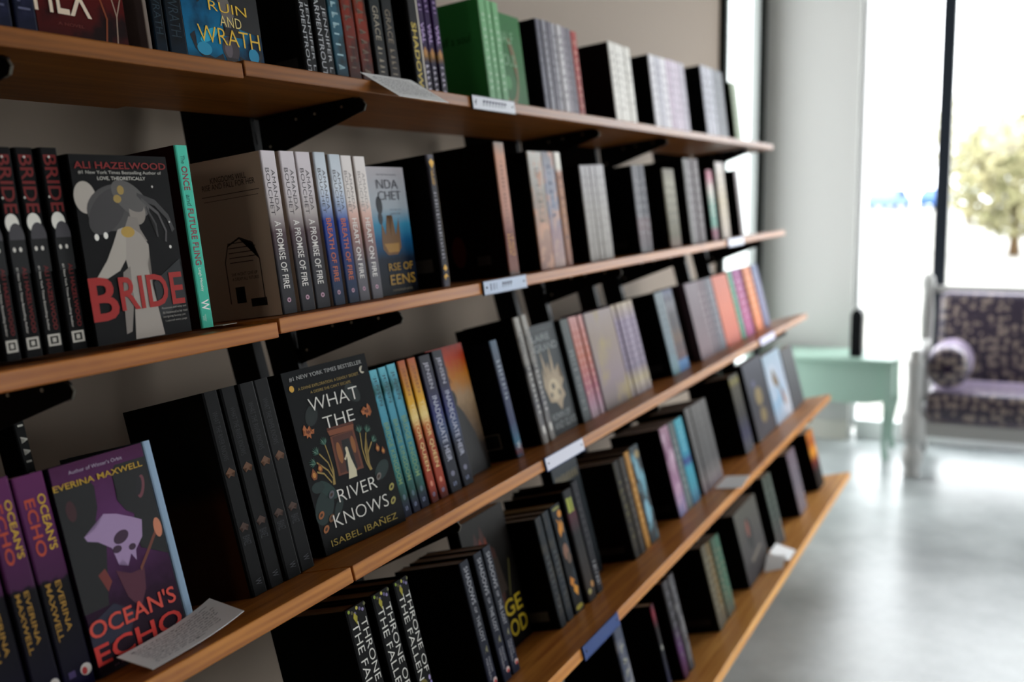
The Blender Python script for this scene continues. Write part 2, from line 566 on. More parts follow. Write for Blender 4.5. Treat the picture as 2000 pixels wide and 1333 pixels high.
def book(row, x, w, h, label, group=None, spine='#111111', side='#0b0b0b', right=None, pages='#b9ae9c', d=.13, ins=None, face=False,
         t=.024, yaw=0.0, hard=False, text=(), art=(), ctext=(), noise=0, ncol=None, nscale=9, rough=.36, stext=(), lean=0.0):
    """text: on the spine (string, t0, t1, u0, u1, colour[, weight]) reading downwards
       ctext: on the front cover (string, u0, v0, u1, v1, colour[, weight]);  art: (polygon, colour) on the front cover
       stext: printed on the left board (string or polygon, u0, v0, u1, v1, colour)"""
    if ins is None: ins = INS[row] + (JIT.random() - .5) * .004 * (0 if face else 1)
    mw = shelf_frame(row, x, ins, .0009) @ Matrix.Rotation(math.radians(yaw), 4, 'Z')
    root = empty('hardcover_book' if hard else 'paperback_book', label, 'book', mw, group)
    sm = as_mat(spine, noise, ncol, nscale, rough); lm = as_mat(side, 0, None, 9, .42); rm = as_mat(right or (side if isinstance(side, str) else '#0b0b0b'), 0, None, 9, .42)
    ct = .0028 if hard else .0009
    pi_ = .004 if hard else .0009
    if not face:
        W = w - .0012
        r = min(.004 if hard else .0024, W * .2)
        link_bm('cover', cover_shell(W, d, h, ct, r), [sm, lm, rm], root)
        bm = bmesh.new(); box(bm, ct + .0001, r + ct + .0002, pi_, W - ct - .0001, d - (.004 if hard else .0006), h - pi_)
        link_bm('page_block', bm, page_mat(pages), root)
        e = .00025

        def F(t0, t1, u0, u1):
            return lambda a, b, n: ((u0 + b * (u1 - u0)) * W, -e - n * .000012, (1 - (t0 + a * (t1 - t0))) * h)
        if text:
            dc = Decal()
            for tx in text:
                s, t0, t1, u0, u1, c = tx[:6]
                if isinstance(s, str): dc.text(F(t0, t1, u0, u1), s, c, *(tx[6:] or (0.0,)))
                else: dc.poly(F(t0, t1, u0, u1), s, c)
            dc.done('lettering', root)
        if stext:
            dc = Decal()
            for tx in stext:
                s, u0, v0, u1, v1, c = tx[:6]
                # left board seen from -x: u runs from the fore-edge (y=d) to the spine (y=0)
                fn = (lambda u0, v0, u1, v1: lambda a, b, n: (-e - n * .000012, (1 - (u0 + a * (u1 - u0))) * d, (v0 + b * (v1 - v0)) * h))(u0, v0, u1, v1)
                if isinstance(s, str): dc.text(fn, s, c)
                else: dc.poly(fn, s, c)
            dc.done('back_print', root)
    else:
        r = .0014
        # front cover on y=0, spine on x=0, pages open at x=w
        bm = bmesh.new()
        out = [(w, 0), (r, 0), (0, r), (0, t - r), (r, t), (w, t)]
        inn = [(w, t - ct), (r + ct, t - ct), (r + ct, ct), (w, ct)]
        pts = out + inn; n = len(pts)
        va = [bm.verts.new((p[0], p[1], 0)) for p in pts]; vb = [bm.verts.new((p[0], p[1], h)) for p in pts]
        for i in range(n):
            f = bm.faces.new([va[i], va[(i + 1) % n], vb[(i + 1) % n], vb[i]])
            f.material_index = 0 if i == 0 else (1 if i in (1, 2, 3) else 2)
        for v, fl in ((va, 1), (vb, 0)):
            for q in ((0, 1, 8, 9), (1, 2, 3, 4), (1, 4, 7, 8), (4, 5, 6, 7)):
                f = bm.faces.new([v[k] for k in (q[::-1] if fl else q)]); f.material_index = 2
        link_bm('cover', bm, [sm, lm, rm], root)
        bm = bmesh.new(); box(bm, r + ct + .0002, ct + .0001, pi_, w - (.004 if hard else .0006), t - ct - .0001, h - pi_)
        link_bm('page_block', bm, page_mat(pages), root)
        e = .00025

        def C(u0, v0, u1, v1):
            return lambda a, b, n: ((u0 + a * (u1 - u0)) * w, -e - n * .000008, (v0 + b * (v1 - v0)) * h)
        if art:
            dc = Decal()
            for pts_, c in art: dc.poly(C(0, 0, 1, 1), pts_, c)
            dc.done('cover_art', root)
            e += .0007
        if ctext:
            dc = Decal()
            for tx in ctext:
                s, u0, v0, u1, v1, c = tx[:6]
                dc.text(C(u0, v0, u1, v1), s, c, *(tx[6:] or (0.0,)))
            dc.done('lettering', root)
    return root


ORD = ['first', 'second', 'third', 'fourth', 'fifth', 'sixth', 'seventh', 'eighth']


def stack(row, items, desc, group, texts=(), **kw):
    """several copies of one title side by side; items = (x, w, h)"""
    for i, (x, w, h) in enumerate(items):
        o = f'{ORD[i]} from the left of {["", "", "two", "three", "four", "five", "six", "seven", "eight"][len(items)]} {desc}' if len(items) > 1 else desc
        k = dict(kw)
        book(row, x, w, h, o, group, text=texts, **k)


def dashes(n, t0, t1, u0, u1, c, seed=1, gap=.35):
    """blurred spine lettering: a row of letter-like bars between t0 and t1 of the spine"""
    rnd = random.Random(seed); out = []
    for k in range(n):
        a = t0 + (t1 - t0) * (k + .1) / n; b = t0 + (t1 - t0) * (k + 1 - gap) / n
        hgt = rnd.choice((1.0, 1.0, .8))
        kind = rnd.randrange(3)
        if kind == 0: P = [(0, 0), (.3, 0), (.3, hgt), (0, hgt)]
        elif kind == 1: P = [(0, 0), (1, 0), (1, .25), (.35, .25), (.35, hgt), (0, hgt)]
        else: P = [(0, 0), (.25, 0), (.5, .7), (.75, 0), (1, 0), (.6, hgt), (.4, hgt)]
        out.append((P, a, b, u0, u1, c))
    return out


def barcode(u0, v0, u1, v1, c='#8d8a86'):
    return [([(0, 0), (1, 0), (1, 1), (0, 1)], u0, v0, u1, v1, c)]


# ------------------------------------------------------------------ the books, shelf by shelf (metres along the rack)
K = '#0b0b0b'
# ===== top shelf
for i, (x, w) in enumerate(((.7928, .0228), (.8187, .0285))):
    book(1, x, w, .215, ('first' if i == 0 else 'second') + ' of two navy spines left of the red cover, top shelf', 'navy spines on the top shelf',
         spine=((0, '#2c3046'), (.25, '#20263a'), (1, '#2e2f4c')), noise=.3, ncol='#3a3c55', nscale=4, side='#14161f', text=dashes(6, .55, .9, .2, .75, '#6d6f86', i))
book(1, .852, .128, .215, 'dark red cover with cream title letters facing out, top shelf', None, face=True, ins=.058, spine=((0, '#4b1410'), (.45, '#6e1a15'), (1, '#3a0d0c')), noise=.5, ncol='#2a0707', nscale=3, side='#200808',
     art=[(stroke([(.72, .0), (.78, .18), (.70, .33), (.66, .5)], .02), '#8a4a1e'), (stroke([(.86, .02), (.90, .2), (.84, .36), (.80, .55)], .015), '#a08a7c'), (stroke([(.90, .2), (1.0 - .03, .3)], .012), '#a08a7c'), (ell(.66, .32, .07, .05), '#7d4519'), (ell(.40, .045, .012, .006, 10), '#d9c4b0')],
     ctext=[('HEX', -.0, .165, .60, .36, '#d8c8b6', .006), ('A NOVEL', .22, .11, .5, .125, '#7a3a30')])
book(1, 1.0046, .0075, .212, 'thin grey brown book whose plain back cover shows, top shelf', None, spine='#8b8078', side='#6b6062', right='#3a3432', pages='#c8bfb0')
for i, (x, w) in enumerate(((1.0144, .0222), (1.0380, .0325))):
    book(1, x, w, .214, ('first' if i == 0 else 'second') + ' of two black and blue spines left of the turquoise cover, top shelf', 'black blue spines on the top shelf',
         spine=((0, '#0c2a3a'), (.35, '#0a1720'), (1, '#0b2f41')), noise=.6, ncol='#07090d', nscale=4, side=K, text=[('RUIN AND WRATH', .3, .86, .2, .75, '#27404c', -.01)])
W1 = [([(0, 0), (1, 0), (1, 1), (0, 1)], '#0d5f7e')]
book(1, 1.0731, .150, .222, 'turquoise cover with horned skull and thin gold title facing out, top shelf', None, face=True, ins=.055, side='#08131a',
     spine=((0, '#0a3046'), (.1, '#0e7ea0'), (.35, '#0b6a8c'), (.6, '#1487a5'), (1, '#0b3a50')), noise=.8, ncol='#063a52', nscale=2,
     art=[([(.62, 0.260), (1, 0.223), (1, 0.620), (.55, 0.620), (.52, 0.434)], '#0a0d12'), ([(.5, 0.384), (.6, 0.384), (.66, 0.279), (.74, 0.198), (.5, 0.198), (.55, 0.279)], '#2a2626'),
          ([(.46, 0.409), (.60, 0.422), (.66, 0.322), (.60, 0.248), (.52, 0.248)], '#77706b'), (ell(.56, 0.124, .11, 0.074), '#4c4348'), (ell(.53, 0.124, .05, 0.050), '#6d646a'), ([(.48, 0.074), (.64, 0.074), (.62, 0.025), (.5, 0.025)], '#2c262b'),
          (stroke([(.45, 0.074), (.34, 0.043), (.22, 0.062), (.12, 0.112), (.08, 0.167), (.13, 0.180)], .035), '#0c1628'), (stroke([(.66, 0.074), (.78, 0.043), (.90, 0.062), (.97, 0.118), (.95, 0.149)], .035), '#0c1628'),
          ([(.5, 0.006), (.53, 0.043), (.57, 0.056), (.61, 0.043), (.63, 0.006)], '#9d9a9c'), (stroke([(.2, 0.372), (.32, 0.422), (.42, 0.446), (.5, 0.496)], .03), '#08222e'), (stroke([(.25, 0.446), (.35, 0.434), (.46, 0.384)], .02), '#08222e'),
          (ell(.3, 0.186, .12, 0.031, 20, .3), '#2ba6c0'), (ell(.86, 0.105, .07, 0.043), '#1d90b0'), (ell(.22, 0.105, .09, 0.037), '#2597b6')],
     ctext=[('RUIN', .34, 0.329, .83, 0.384, '#d8b84a', -.006), ('AND', .46, 0.251, .74, 0.310, '#d9c88c', -.008), ('WRATH', .16, 0.143, .96, 0.236, '#d8b84a', -.008)])
for i, (x, w) in enumerate(((1.3114, .0305), (1.3444, .039))):
    book(1, x, w, .232, ('first' if i == 0 else 'second') + ' of two tall black hardcovers with silver author letters, top shelf', 'black hardcovers with silver letters', spine='#121214', hard=True, rough=.3,
         side='#101012', text=[('JENNIFER L', .52, .93, .55, .82, '#b9b9bb', -.004), ('ARMENTROUT', .47, .955, .12, .42, '#b9b9bb', -.004)],
         stext=barcode(.62, .06, .9, .15, '#3a3a3c') if i == 0 else ())
for i, (x, w, c0, c1, c2, tx) in enumerate(((1.3868, .033, '#2d4a58', '#46707e', '#2c4856', '#9fb8be'), (1.4215, .034, '#3d2a20', '#83331f', '#a34527', '#6f5a4c'), (1.4591, .0355, '#3c2820', '#8a3a22', '#b35526', '#75604f'),
                                            (1.4996, .033, '#2c251c', '#22272a', '#2e3a38', '#a39a8a'), (1.5381, .033, '#33251b', '#17191c', '#1c2225', '#8d8170'))):
    book(1, x, w, .222, ('muted teal spine with wavy lettering', 'first of two rust red spines with dark script', 'second of two rust red spines with dark script', 'first of two blackish spines with grey capitals', 'second of two blackish spines with grey capitals')[i] + ', top shelf', 'fantasy spines beside the hanging card',
         spine=((0, c0), (.45, c1), (1, c2)), noise=.7, ncol=None if i > 2 else '#2b2a26', nscale=3, side=K,
         text=dashes(9, .3, .92, .22, .72, tx, i) if i < 3 else [('GRACE', .40, .64, .25, .72, tx, -.004)] + dashes(6, .68, .94, .28, .7, tx, i))
book(1, 1.6191, .035, .228, 'black hardcover with large gold spine capitals and bright edge, top shelf', None, hard=True, spine=((0, '#1a1714'), (.8, '#171310'), (.9, '#c7a02c'), (1, '#20180c')), side='#0a0908', text=[('SHADOW', .46, .93, .18, .62, '#c9b45a', .01), ([(0, 0), (1, 0), (1, 1), (0, 1)], .02, .98, .86, .98, '#c8c0b4')])
for i, (x, w) in enumerate(((1.6558, .0235), (1.6798, .0222), (1.7026, .0228))):
    book(1, x, w, .222, f'{ORD[i]} from the left of three purple spines with lilac capitals, top shelf', 'purple spines on the top shelf', spine=((0, '#1b1626'), (.28, '#2d1c40'), (.33, '#8a6a2a'), (.38, '#3a1d50'), (1, '#43205a')), noise=.15, side='#1e1224',
         text=[('VIAL', .42, .58, .25, .75, '#b8a0c8', .01), ([(0, .5), (.5, 1), (1, .5), (.5, 0)], .60, .69, .2, .8, '#b0813a')] + dashes(7, .06, .36, .3, .7, '#a78fb8', i + 5) + dashes(5, .74, .96, .3, .7, '#c9c2cf', i))
for i, (x, w) in enumerate(((1.899, .0288), (1.9282, .0249), (1.9536, .0275))):
    book(1, x, w, .206, f'{ORD[i]} from the left of three green books with pale mint spines, top shelf', 'green books with mint spines', spine=((0, '#7fa584'), (1, '#86b38a')), side='#4f9a5e', right='#4f9a5e', text=dashes(11, .12, .86, .3, .68, '#b4cdb2', 3), stext=[('half a soul', .25, .62, .8, .70, '#1b4124')])
book(1, 1.984, .113, .195, 'green cover facing out with pale title and bronze ring, top shelf', None, face=True, ins=.062, spine=((0, '#2f6b38'), (1, '#2f7a3e')), noise=.2, side='#1e4a29',
     art=[(stroke([(.30 + .36 * math.cos(a), .42 + .34 * math.sin(a)) for a in [-2.2 + .22 * k for k in range(17)]], .07), '#7d6a35'), (ell(.25, .3, .12, .07), '#3f8a4a')],
     ctext=[('HALF', .02, .70, .62, .82, '#7aa47c', .01), ('A', .02, .6, .1, .67, '#7aa47c'), ('SOUL', .02, .47, .66, .59, '#7aa47c', .01)])
gx = [2.1594, 2.1850, 2.2124, 2.2434, 2.2646, 2.2969, 2.3221]
gw = [.0250, .0268, .0303, .0207, .0316, .0246, .0250]
gc = ['#6f6d78', '#8d8b92', '#6f6a74', '#a9a6aa', '#b8b4b6', '#8f8890', '#77707a']
for i in range(7):
    book(1, gx[i], gw[i], .2025, f'{ORD[i]} from the left of seven grey lilac spines beside the red one, top shelf', 'grey lilac spines on the top shelf', spine=gc[i], side='#121316', rough=.3, text=dashes(9, .1, .85, .3, .7, '#55525c', i))
book(1, 2.3478, .0335, .1995, 'single red spine ending the grey lilac run, top shelf', None, spine=((0, '#8f3527'), (1, '#a83a2c')), noise=.3, side='#5a1a14', text=dashes(8, .1, .9, .3, .7, '#c98d7c', 4))
for i, (x, w) in enumerate(((2.5969, .039), (2.6368, .0412), (2.6788, .0342), (2.7138, .041))):
    book(1, x, w, .2055, f'{ORD[i]} from the left of four white spines behind a maroon back cover, top shelf', 'white spines on the top shelf', spine='#d9d6d0', side='#241314', pages='#d9d2c4', text=dashes(8, .1, .85, .3, .7, '#a8a29c', i))
for i, (x, w, c) in enumerate(((2.9129, .0515, '#cfcdd0'), (2.9652, .0483, '#bdbbc2'), (3.0143, .0498, '#d6d3d6'), (3.0649, .0370, '#c9bcc8'), (3.1025, .0373, '#c9bfca'), (3.1405, .0335, '#cabfc9'), (3.1745, .0333, '#c5bcc6'), (3.2085, .0418, '#b7b2ba'))):
    book(1, x, w, .2085 + .0008 * i, f'{ORD[i]} from the left of eight pale lilac spines, top shelf', 'pale lilac spines on the top shelf', spine=c, side='#15130f', text=dashes(7, .1, .85, .3, .7, '#9c94a0', i))
for i, c in enumerate(('#bfbfc6', '#c4c3ca', '#b3b3ba', '#8e8f94', '#8a8c90', '#7d7f83')):
    book(1, 3.4408 + .0434 * i, .0426, .231, f'{ORD[i]} from the left of six silver grey spines near the window, top shelf', 'silver grey spines near the window', spine=c, side='#14191d', text=dashes(6, .12, .8, .3, .7, '#77787d', i))
for i in range(2):
    book(1, 3.8003 + .0465 * i, .0456, .209, f'{ORD[i]} of two pale green spines ending the top shelf row', 'pale green spines ending the top shelf', spine='#8f9a80', side='#20291d', text=dashes(6, .12, .8, .3, .7, '#5f6a55', i))

# ===== second shelf down
for i, (x, w, h) in enumerate(((.7340, .0203, .2063), (.7594, .0230, .2066), (.7848, .0242, .2068), (.8122, .0245, .2070))):
    hole = ell(.5, .5, .5, .5, 20)
    book(2, x, w, h, f'{ORD[i]} from the left of four black spines with red letters and white moon, second shelf', 'black spines with a white moon', spine='#1a191a', side='#0c0b0c', rough=.42,
         text=[('BRIDE', .035, .315, .16, .84, '#7c2220', .015), (hole, .315, .41, .06, .80, '#dcd9d2'), (ell(.5, .5, .5, .5, 18), .36, .50, .16, 1.0, '#59565a'),
               ([(0, 0), (1, 0), (1, 1), (0, 1)], .44, .60, .10, .98, '#1a191a'), (ell(.5, .5, .5, .5, 10), .475, .498, .24, .40, '#d8d4cd'), (ell(.5, .5, .5, .5, 10), .475, .498, .58, .74, '#d8d4cd'),
               ('ALI HAZELWOOD', .57, .885, .56, .80, '#7c2220', .012), ('#1 New York Times Bestselling Author', .57, .885, .22, .36, '#c9c5bf', .01),
               ([(0, 0), (1, 0), (1, 1), (0, 1)], .905, .962, .16, .84, '#c3bfb7'), ([(0, 0), (1, 0), (1, 1), (0, 1)], .915, .952, .28, .72, '#37352f'), ([(0, 0), (1, 0), (1, 1), (0, 1)], .923, .944, .40, .60, '#c3bfb7'),
               (ell(.5, .5, .5, .5, 8), .04, .052, .40, .52, '#cfccc5'), (ell(.5, .5, .5, .5, 8), .235, .247, .10, .2, '#cfccc5')])
book(2, .8395, .1425, .200, 'dark cover facing out with white gowned woman, moon and red title, second shelf', None, face=True, ins=.045, t=.0245, spine='#201f20', side='#131213', rough=.42,
     art=[(ell(.105, .775, .105, .085, 30), '#b3aca4'), (ell(.40, .72, .30, .125, 36, .08), '#5a5756'), (ell(.30, .70, .21, .10, 30, .4), '#4e4b4b'), (ell(.55, .765, .19, .085, 30, -.35), '#6b6866'),
          (stroke([(.62, .78), (.80, .74), (.92, .66), (.96, .58)], .035), '#4c4a4a'), (stroke([(.66, .76), (.82, .68), (.88, .58), (.86, .52)], .02), '#5f5c5c'), (stroke([(.7, .72), (.78, .62), (.78, .55)], .015), '#4c4a4a'),
          (ell(.60, .69, .085, .068, 24), '#979089'), ([(.655, .715), (.685, .675), (.66, .665), (.655, .645), (.585, .628), (.57, .70)], '#979089'), (ell(.56, .75, .12, .05, 20, -.3), '#6b6866'),
          ([(.50, .67), (.59, .66), (.60, .60), (.66, .53), (.48, .52), (.42, .58)], '#928b85'),
          ([(.42, .61), (.52, .605), (.60, .57), (.665, .51), (.655, .46), (.63, .40), (.645, .25), (.695, .005), (.385, .005), (.43, .2), (.42, .38), (.40, .47)], '#a8a19a'),
          ([(.42, .61), (.37, .60), (.30, .52), (.22, .44), (.10, .355), (.20, .345), (.33, .38), (.41, .44), (.44, .55)], '#b1aaa2'),
          ([(.36, .37), (.44, .40), (.42, .2), (.36, .05), (.30, .04), (.32, .2)], '#8d8680'),
          (ell(.47, .585, .07, .03), '#b59a55'), (ell(.46, .812, .035, .025), '#a8925a'), (ell(.415, .765, .04, .022), '#a8925a'),
          (ell(.155, .565, .022, .018, 12), '#e2dfd9'), (ell(.245, .572, .022, .018, 12), '#e2dfd9'), (ell(.80, .83, .01, .007, 8), '#c5c2bd'), (ell(.90, .49, .014, .010, 8), '#d5d2cd'), (ell(.93, .63, .009, .006, 8), '#c5c2bd'),
          ([(.66, .30), (.98, .42), (.985, .18), (.68, .1)], '#242629')],
     ctext=[('ALI HAZELWOOD', .04, .925, .975, .962, '#8d2420', .012), ('#1 New York Times Bestselling Author of', .07, .892, .915, .915, '#b5b1ab', .008), ('LOVE, THEORETICALLY', .245, .862, .735, .884, '#c2beb7', .012),
            ('B', .0, .125, .265, .355, '#a62a22', .02), ('RIDE', .29, .165, .97, .345, '#a62a22', .015), ('Passionate and witty and', .70, .142, .97, .156, '#a39f99'), ('Ali Hazelwood at her most', .70, .118, .98, .132, '#a39f99'), ('intriguing fantasy yet', .70, .094, .95, .108, '#a39f99'), ('I adored every page', .72, .07, .96, .084, '#a39f99')])
book(2, 1.0107, .0219, .2161, 'teal spine with pink script title, standing alone on the second shelf', None, spine=((0, '#58b8a4'), (1, '#66c6b2')), side='#3a1518', right='#3a1518', pages='#c8b8a8',
     text=[('The', .055, .10, .30, .62, '#39706a'), ('ONCE', .115, .245, .22, .72, '#9a4156', .012), ('and', .27, .33, .3, .65, '#39706a'), ('FUTURE FLING', .345, .655, .22, .72, '#9a4156', .012), ('Leigh Heasley', .67, .80, .3, .6, '#d7e3dc', .006), ('W', .845, .905, .18, .82, '#e9efe9', .01), ('WEDNESDAY', .925, .965, .30, .42, '#c5dcd4'), ('BOOKS', .935, .96, .15, .27, '#c5dcd4')])
AM = [(1.1715, .0323, .2150, 0), (1.2095, .0333, .2153, 0), (1.2475, .0343, .2155, 0), (1.2864, .0290, .2158, 1), (1.3203, .0296, .2134, 1), (1.3529, .0293, .2128, 2), (1.3881, .0312, .2125, 2)]
AMS = [((0, '#3d3c40'), (.30, '#47454a'), (.50, '#66555a'), (.62, '#bab2b0'), (.75, '#ccc5c7'), (1, '#d2cbce')),
       ((0, '#2c3a4c'), (.12, '#2a3f5e'), (.30, '#2b3f74'), (.55, '#34529c'), (.66, '#aab6cc'), (.78, '#d0d5dc'), (1, '#c4cad0')),
       ((0, '#6d6b70'), (.25, '#77747a'), (.48, '#a4837d'), (.60, '#d4b6ac'), (.70, '#dcd5d0'), (1, '#ddd7d5'))]
AMT = [('A PROMISE OF FIRE', '#d8d4d0'), ('BREATH OF FIRE', '#c0713d'), ('HEART ON FIRE', '#dcd8d4')]
AMN = ['first from the left of three white to charcoal spines', 'second from the left of three white to charcoal spines', 'third from the left of three white to charcoal spines', 'first of two white to blue spines', 'second of two white to blue spines', 'first of two white to rose spines', 'second of two white to rose spines']
for i, (x, w, h, k) in enumerate(AM):
    tc = '#4b4648' if k < 2 else ('#a79f9c' if i == 6 else '#8d8482')
    st = ()
    if i == 0:
        st = [('KINGDOMS WILL', .32, .855, .78, .89, '#4c4240'), ('RISE AND FALL FOR HER', .2, .815, .88, .85, '#4c4240'), ([(0, 0), (1, 0), (1, 1), (0, 1)], .18, .775, .92, .779, '#4c4240'), ([(0, 0), (1, 0), (1, 1), (0, 1)], .2, .745, .9, .748, '#4c4240')] + \
             [([(0, 0), (1, 0), (1, 1), (0, 1)], .42, .47 - .03 * q, .72 + .05 * (q % 2), .475 - .03 * q, '#4c4441') for q in range(5)] + \
             [("SHE WON'T GIVE UP", .42, .27, .75, .29, '#4c4441'), ('A DREAM ALL FUTURES', .42, .24, .76, .26, '#4c4441'), ([(0, 0), (1, 0), (1, 1), (0, 1)], .44, .1, .56, .2, '#2c3030'), ([(0, 0), (1, 0), (1, 1), (0, 1)], .62, .07, .82, .12, '#3a3634')] + \
             [(stroke([(.36, .1), (.36, .36), (.42, .46), (.58, .5), (.74, .46), (.80, .36), (.80, .1)], .012), 0, 0, 1, 1, '#5a504b')]
    book(2, x, w, h, AMN[i] + ', second shelf', 'gradient spines on the second shelf', spine=AMS[k], noise=.12, side='#cbbcae' if i == 0 else '#a89c92', pages='#d2c9ba', stext=st,
         text=[('AMANDA', .115, .372, .52, .76, tc, -.006), ('BOUCHET', .105, .395, .14, .40, tc, -.006), (AMT[k][0], .43, .845, .26, .68, AMT[k][1], .006),
               (ell(.5, .5, .5, .5, 14), .902, .932, .36, .62, '#c0a0b0'), (ell(.5, .5, .5, .5, 12), .909, .925, .42, .56, '#6d4a58')])
book(2, 1.446, .132, .2035, 'pale to deep blue cover with crown facing out, second shelf', None, face=True, ins=.0875, spine=((0, '#10151f'), (.28, '#13283c'), (.42, '#1f6488'), (.55, '#4c91ab'), (.68, '#a9b0b6'), (1, '#b5b1b4')), noise=.1, side='#1b2026',
     art=[([(.30, .42), (.34, .58), (.40, .46), (.47, .62), (.52, .47), (.60, .62), (.63, .46), (.74, .6), (.72, .36), (.62, .31), (.40, .31), (.30, .36)], '#7a5a2c'), ([(.34, .40), (.68, .40), (.66, .33), (.42, .33)], '#a3803f'), (ell(.34, .70, .07, .07), '#232a33'), (ell(.33, .60, .05, .05), '#23303a')],
     ctext=[('NDA', .34, .83, .82, .90, '#66666c', -.004), ('CHET', .34, .74, .86, .81, '#66666c', -.004), ('New York Times bestselling', .36, .93, .8, .945, '#66666c'), ('RSE OF', .36, .185, .92, .245, '#a8893a', .006), ('EENS', .36, .075, .94, .155, '#a8893a', .008), ('A KINGMAKER NOVEL', .38, .025, .85, .042, '#8a8270'),
            ('where magic meets', .56, .655, .82, .67, '#6f6f74'), ('and fire rules', .56, .625, .80, .64, '#6f6f74')])
book(2, 1.6052, .024, .2205, 'black hardcover with gold flourished spine, second shelf', None, hard=True, spine=((0, '#6b6870'), (.1, '#35323a'), (.9, '#3a363c'), (1, '#6b6870')), side='#0a0a0a', pages='#a8904a',
     text=dashes(8, .11, .24, .28, .74, '#d5ab3a', 2) + dashes(19, .28, .80, .30, .70, '#a9a5ad', 3) + [([(0, .5), (.4, 1), (1, .6), (.7, .5), (1, .4), (.4, 0)], .03, .10, .12, .88, '#d5ab3a'), ([(0, .6), (.5, 1), (1, .5), (.5, 0), (0, .4)], .835, .885, .2, .8, '#d5ab3a'), ([(0, .5), (.6, 1), (.45, .5), (1, .3), (.4, 0)], .90, .95, .12, .88, '#d5ab3a')],
     stext=barcode(.62, .12, .88, .22, '#4a4846'))
book(2, 1.8623, .044, .2505, 'tall tan and rose spine with gold letters, dark red back cover, second shelf', None, spine=((0, '#6b625e'), (.04, '#8a6154'), (.3, '#7c4a42'), (.5, '#b78c7c'), (.9, '#c49a84'), (1, '#97908a')), noise=.2, side='#1a0706',
     text=dashes(7, .69, .86, .22, .50, '#d8a63c', 5) + dashes(8, .69, .86, .56, .82, '#d8a63c', 6) + dashes(16, .14, .62, .36, .6, '#8d675c', 2),
     stext=barcode(.5, .10, .72, .17, '#4d4745') + [(ell(.5, .5, .5, .5, 20), .1, .1, .34, .34, '#5a1c14')])
book(2, 2.0117, .0703, .2377, 'wide tan patterned spine with upright letters, second shelf', None, spine=((0, '#8a5f4c'), (.35, '#a3806a'), (.6, '#8f867c'), (1, '#b8b4ae')), noise=.9, ncol='#b98d70', nscale=5, side='#0c0a0a', rough=.25, text=dashes(5, .35, .62, .35, .72, '#7d6f60', 7) + dashes(6, .14, .3, .35, .7, '#6f6a66', 4))
book(2, 2.0857, .0634, .2395, 'glossy blue grey spine between two tan ones, second shelf', None, spine=((0, '#9a7a6c'), (.3, '#84606a'), (.5, '#6d7286'), (.8, '#7d7f8e'), (1, '#6a666c')), noise=.8, ncol='#a88474', nscale=4, side='#201010', rough=.2, text=dashes(7, .1, .6, .35, .65, '#5c6078', 3))
book(2, 2.1525, .032, .24, 'tan spine with white top corner, second shelf', None, spine=((0, '#8d6452'), (.5, '#a9805f'), (.82, '#b08a78'), (.86, '#d8d4cc'), (1, '#dcd8d2')), noise=.1, side='#5a1612', text=dashes(7, .2, .8, .3, .7, '#7a5848', 8))
for i, (x, w, h) in enumerate(((2.2835, .0308, .2143), (2.3149, .0283, .2150), (2.3439, .0289, .2160), (2.3735, .0312, .2168), (2.4054, .0354, .2180))):
    book(2, x, w, h, f'{ORD[i]} from the left of five pale grey spines in a block, second shelf', 'pale grey spines on the second shelf', spine=((0, '#9c9893'), (.5, '#aaa6a2'), (1, '#b4b1b2')), side=K, text=dashes(9, .1, .88, .4, .66, '#8d8885', i), stext=barcode(.45, .07, .7, .17, '#4a4545') if i == 0 else ())
for i, (x, w, c) in enumerate(((2.6326, .0376, '#77767a'), (2.6709, .0300, '#5f5e64'), (2.7014, .0305, '#64636a'))):
    book(2, x, w, .2206 + .001 * i, f'{ORD[i]} from the left of three dull grey spines past the pale block, second shelf', 'dull grey spines on the second shelf', spine=((0, '#5f5c60'), (.35, '#7d6c70'), (.45, c), (1, c)), side='#0a0b0d', text=dashes(7, .15, .85, .3, .7, '#8f8d92', i), stext=barcode(.3, .07, .75, .16, '#333235') if i == 0 else ())
for i in range(2):
    book(2, 2.8893 + .0535 * i, .0526, .2156, f'{ORD[i]} of two rounded cream grey spines, second shelf', 'cream grey spines on the second shelf', spine=((0, '#8d7a70'), (.15, '#7d7a6c'), (.8, '#a8a496'), (1, '#8f8b82')), noise=.4, side='#121210', rough=.45, text=dashes(5, .2, .75, .3, .7, '#6d6a5f', i), hard=True)
for i, (x, w) in enumerate(((3.0880, .0440), (3.1327, .0505), (3.1840, .0577))):
    book(2, x, w, .2476, f'{ORD[i]} from the left of three tall grey brown spines, second shelf', 'tall grey brown spines', spine=('#7a7876', '#746c6e', '#6f6667')[i], side='#0d0c0d', text=dashes(7, .12, .85, .3, .7, '#8f898a', i))
book(2, 3.3290, .066, .2183, 'spine banded pink, white and sea green, second shelf', None, spine=((0, '#7d3f58'), (.14, '#8a4a62'), (.22, '#6a9a8c'), (.5, '#87a89c'), (.7, '#c4c0b8'), (.9, '#b77a8a'), (1, '#9a5a6c')), side='#120d10', text=dashes(6, .2, .7, .3, .7, '#dcd6ce', 1))
for i in range(2):
    book(2, 3.4454 + .049 * i, .0482, .2444, f'{ORD[i]} of two cream spines near the end, second shelf', 'cream spines near the end', spine=((0, '#b7aea6'), (.5, '#c8bda8'), (1, '#cbc4c2')), side='#181614', text=dashes(7, .15, .8, .3, .7, '#a39b8c', i))
book(2, 3.6958, .0442, .2237, 'black book with mauve grey spine, last on the second shelf', None, spine=((0, '#8f8583'), (1, '#9a9192')), side='#171514', text=dashes(6, .15, .8, .3, .7, '#77706f', 5))

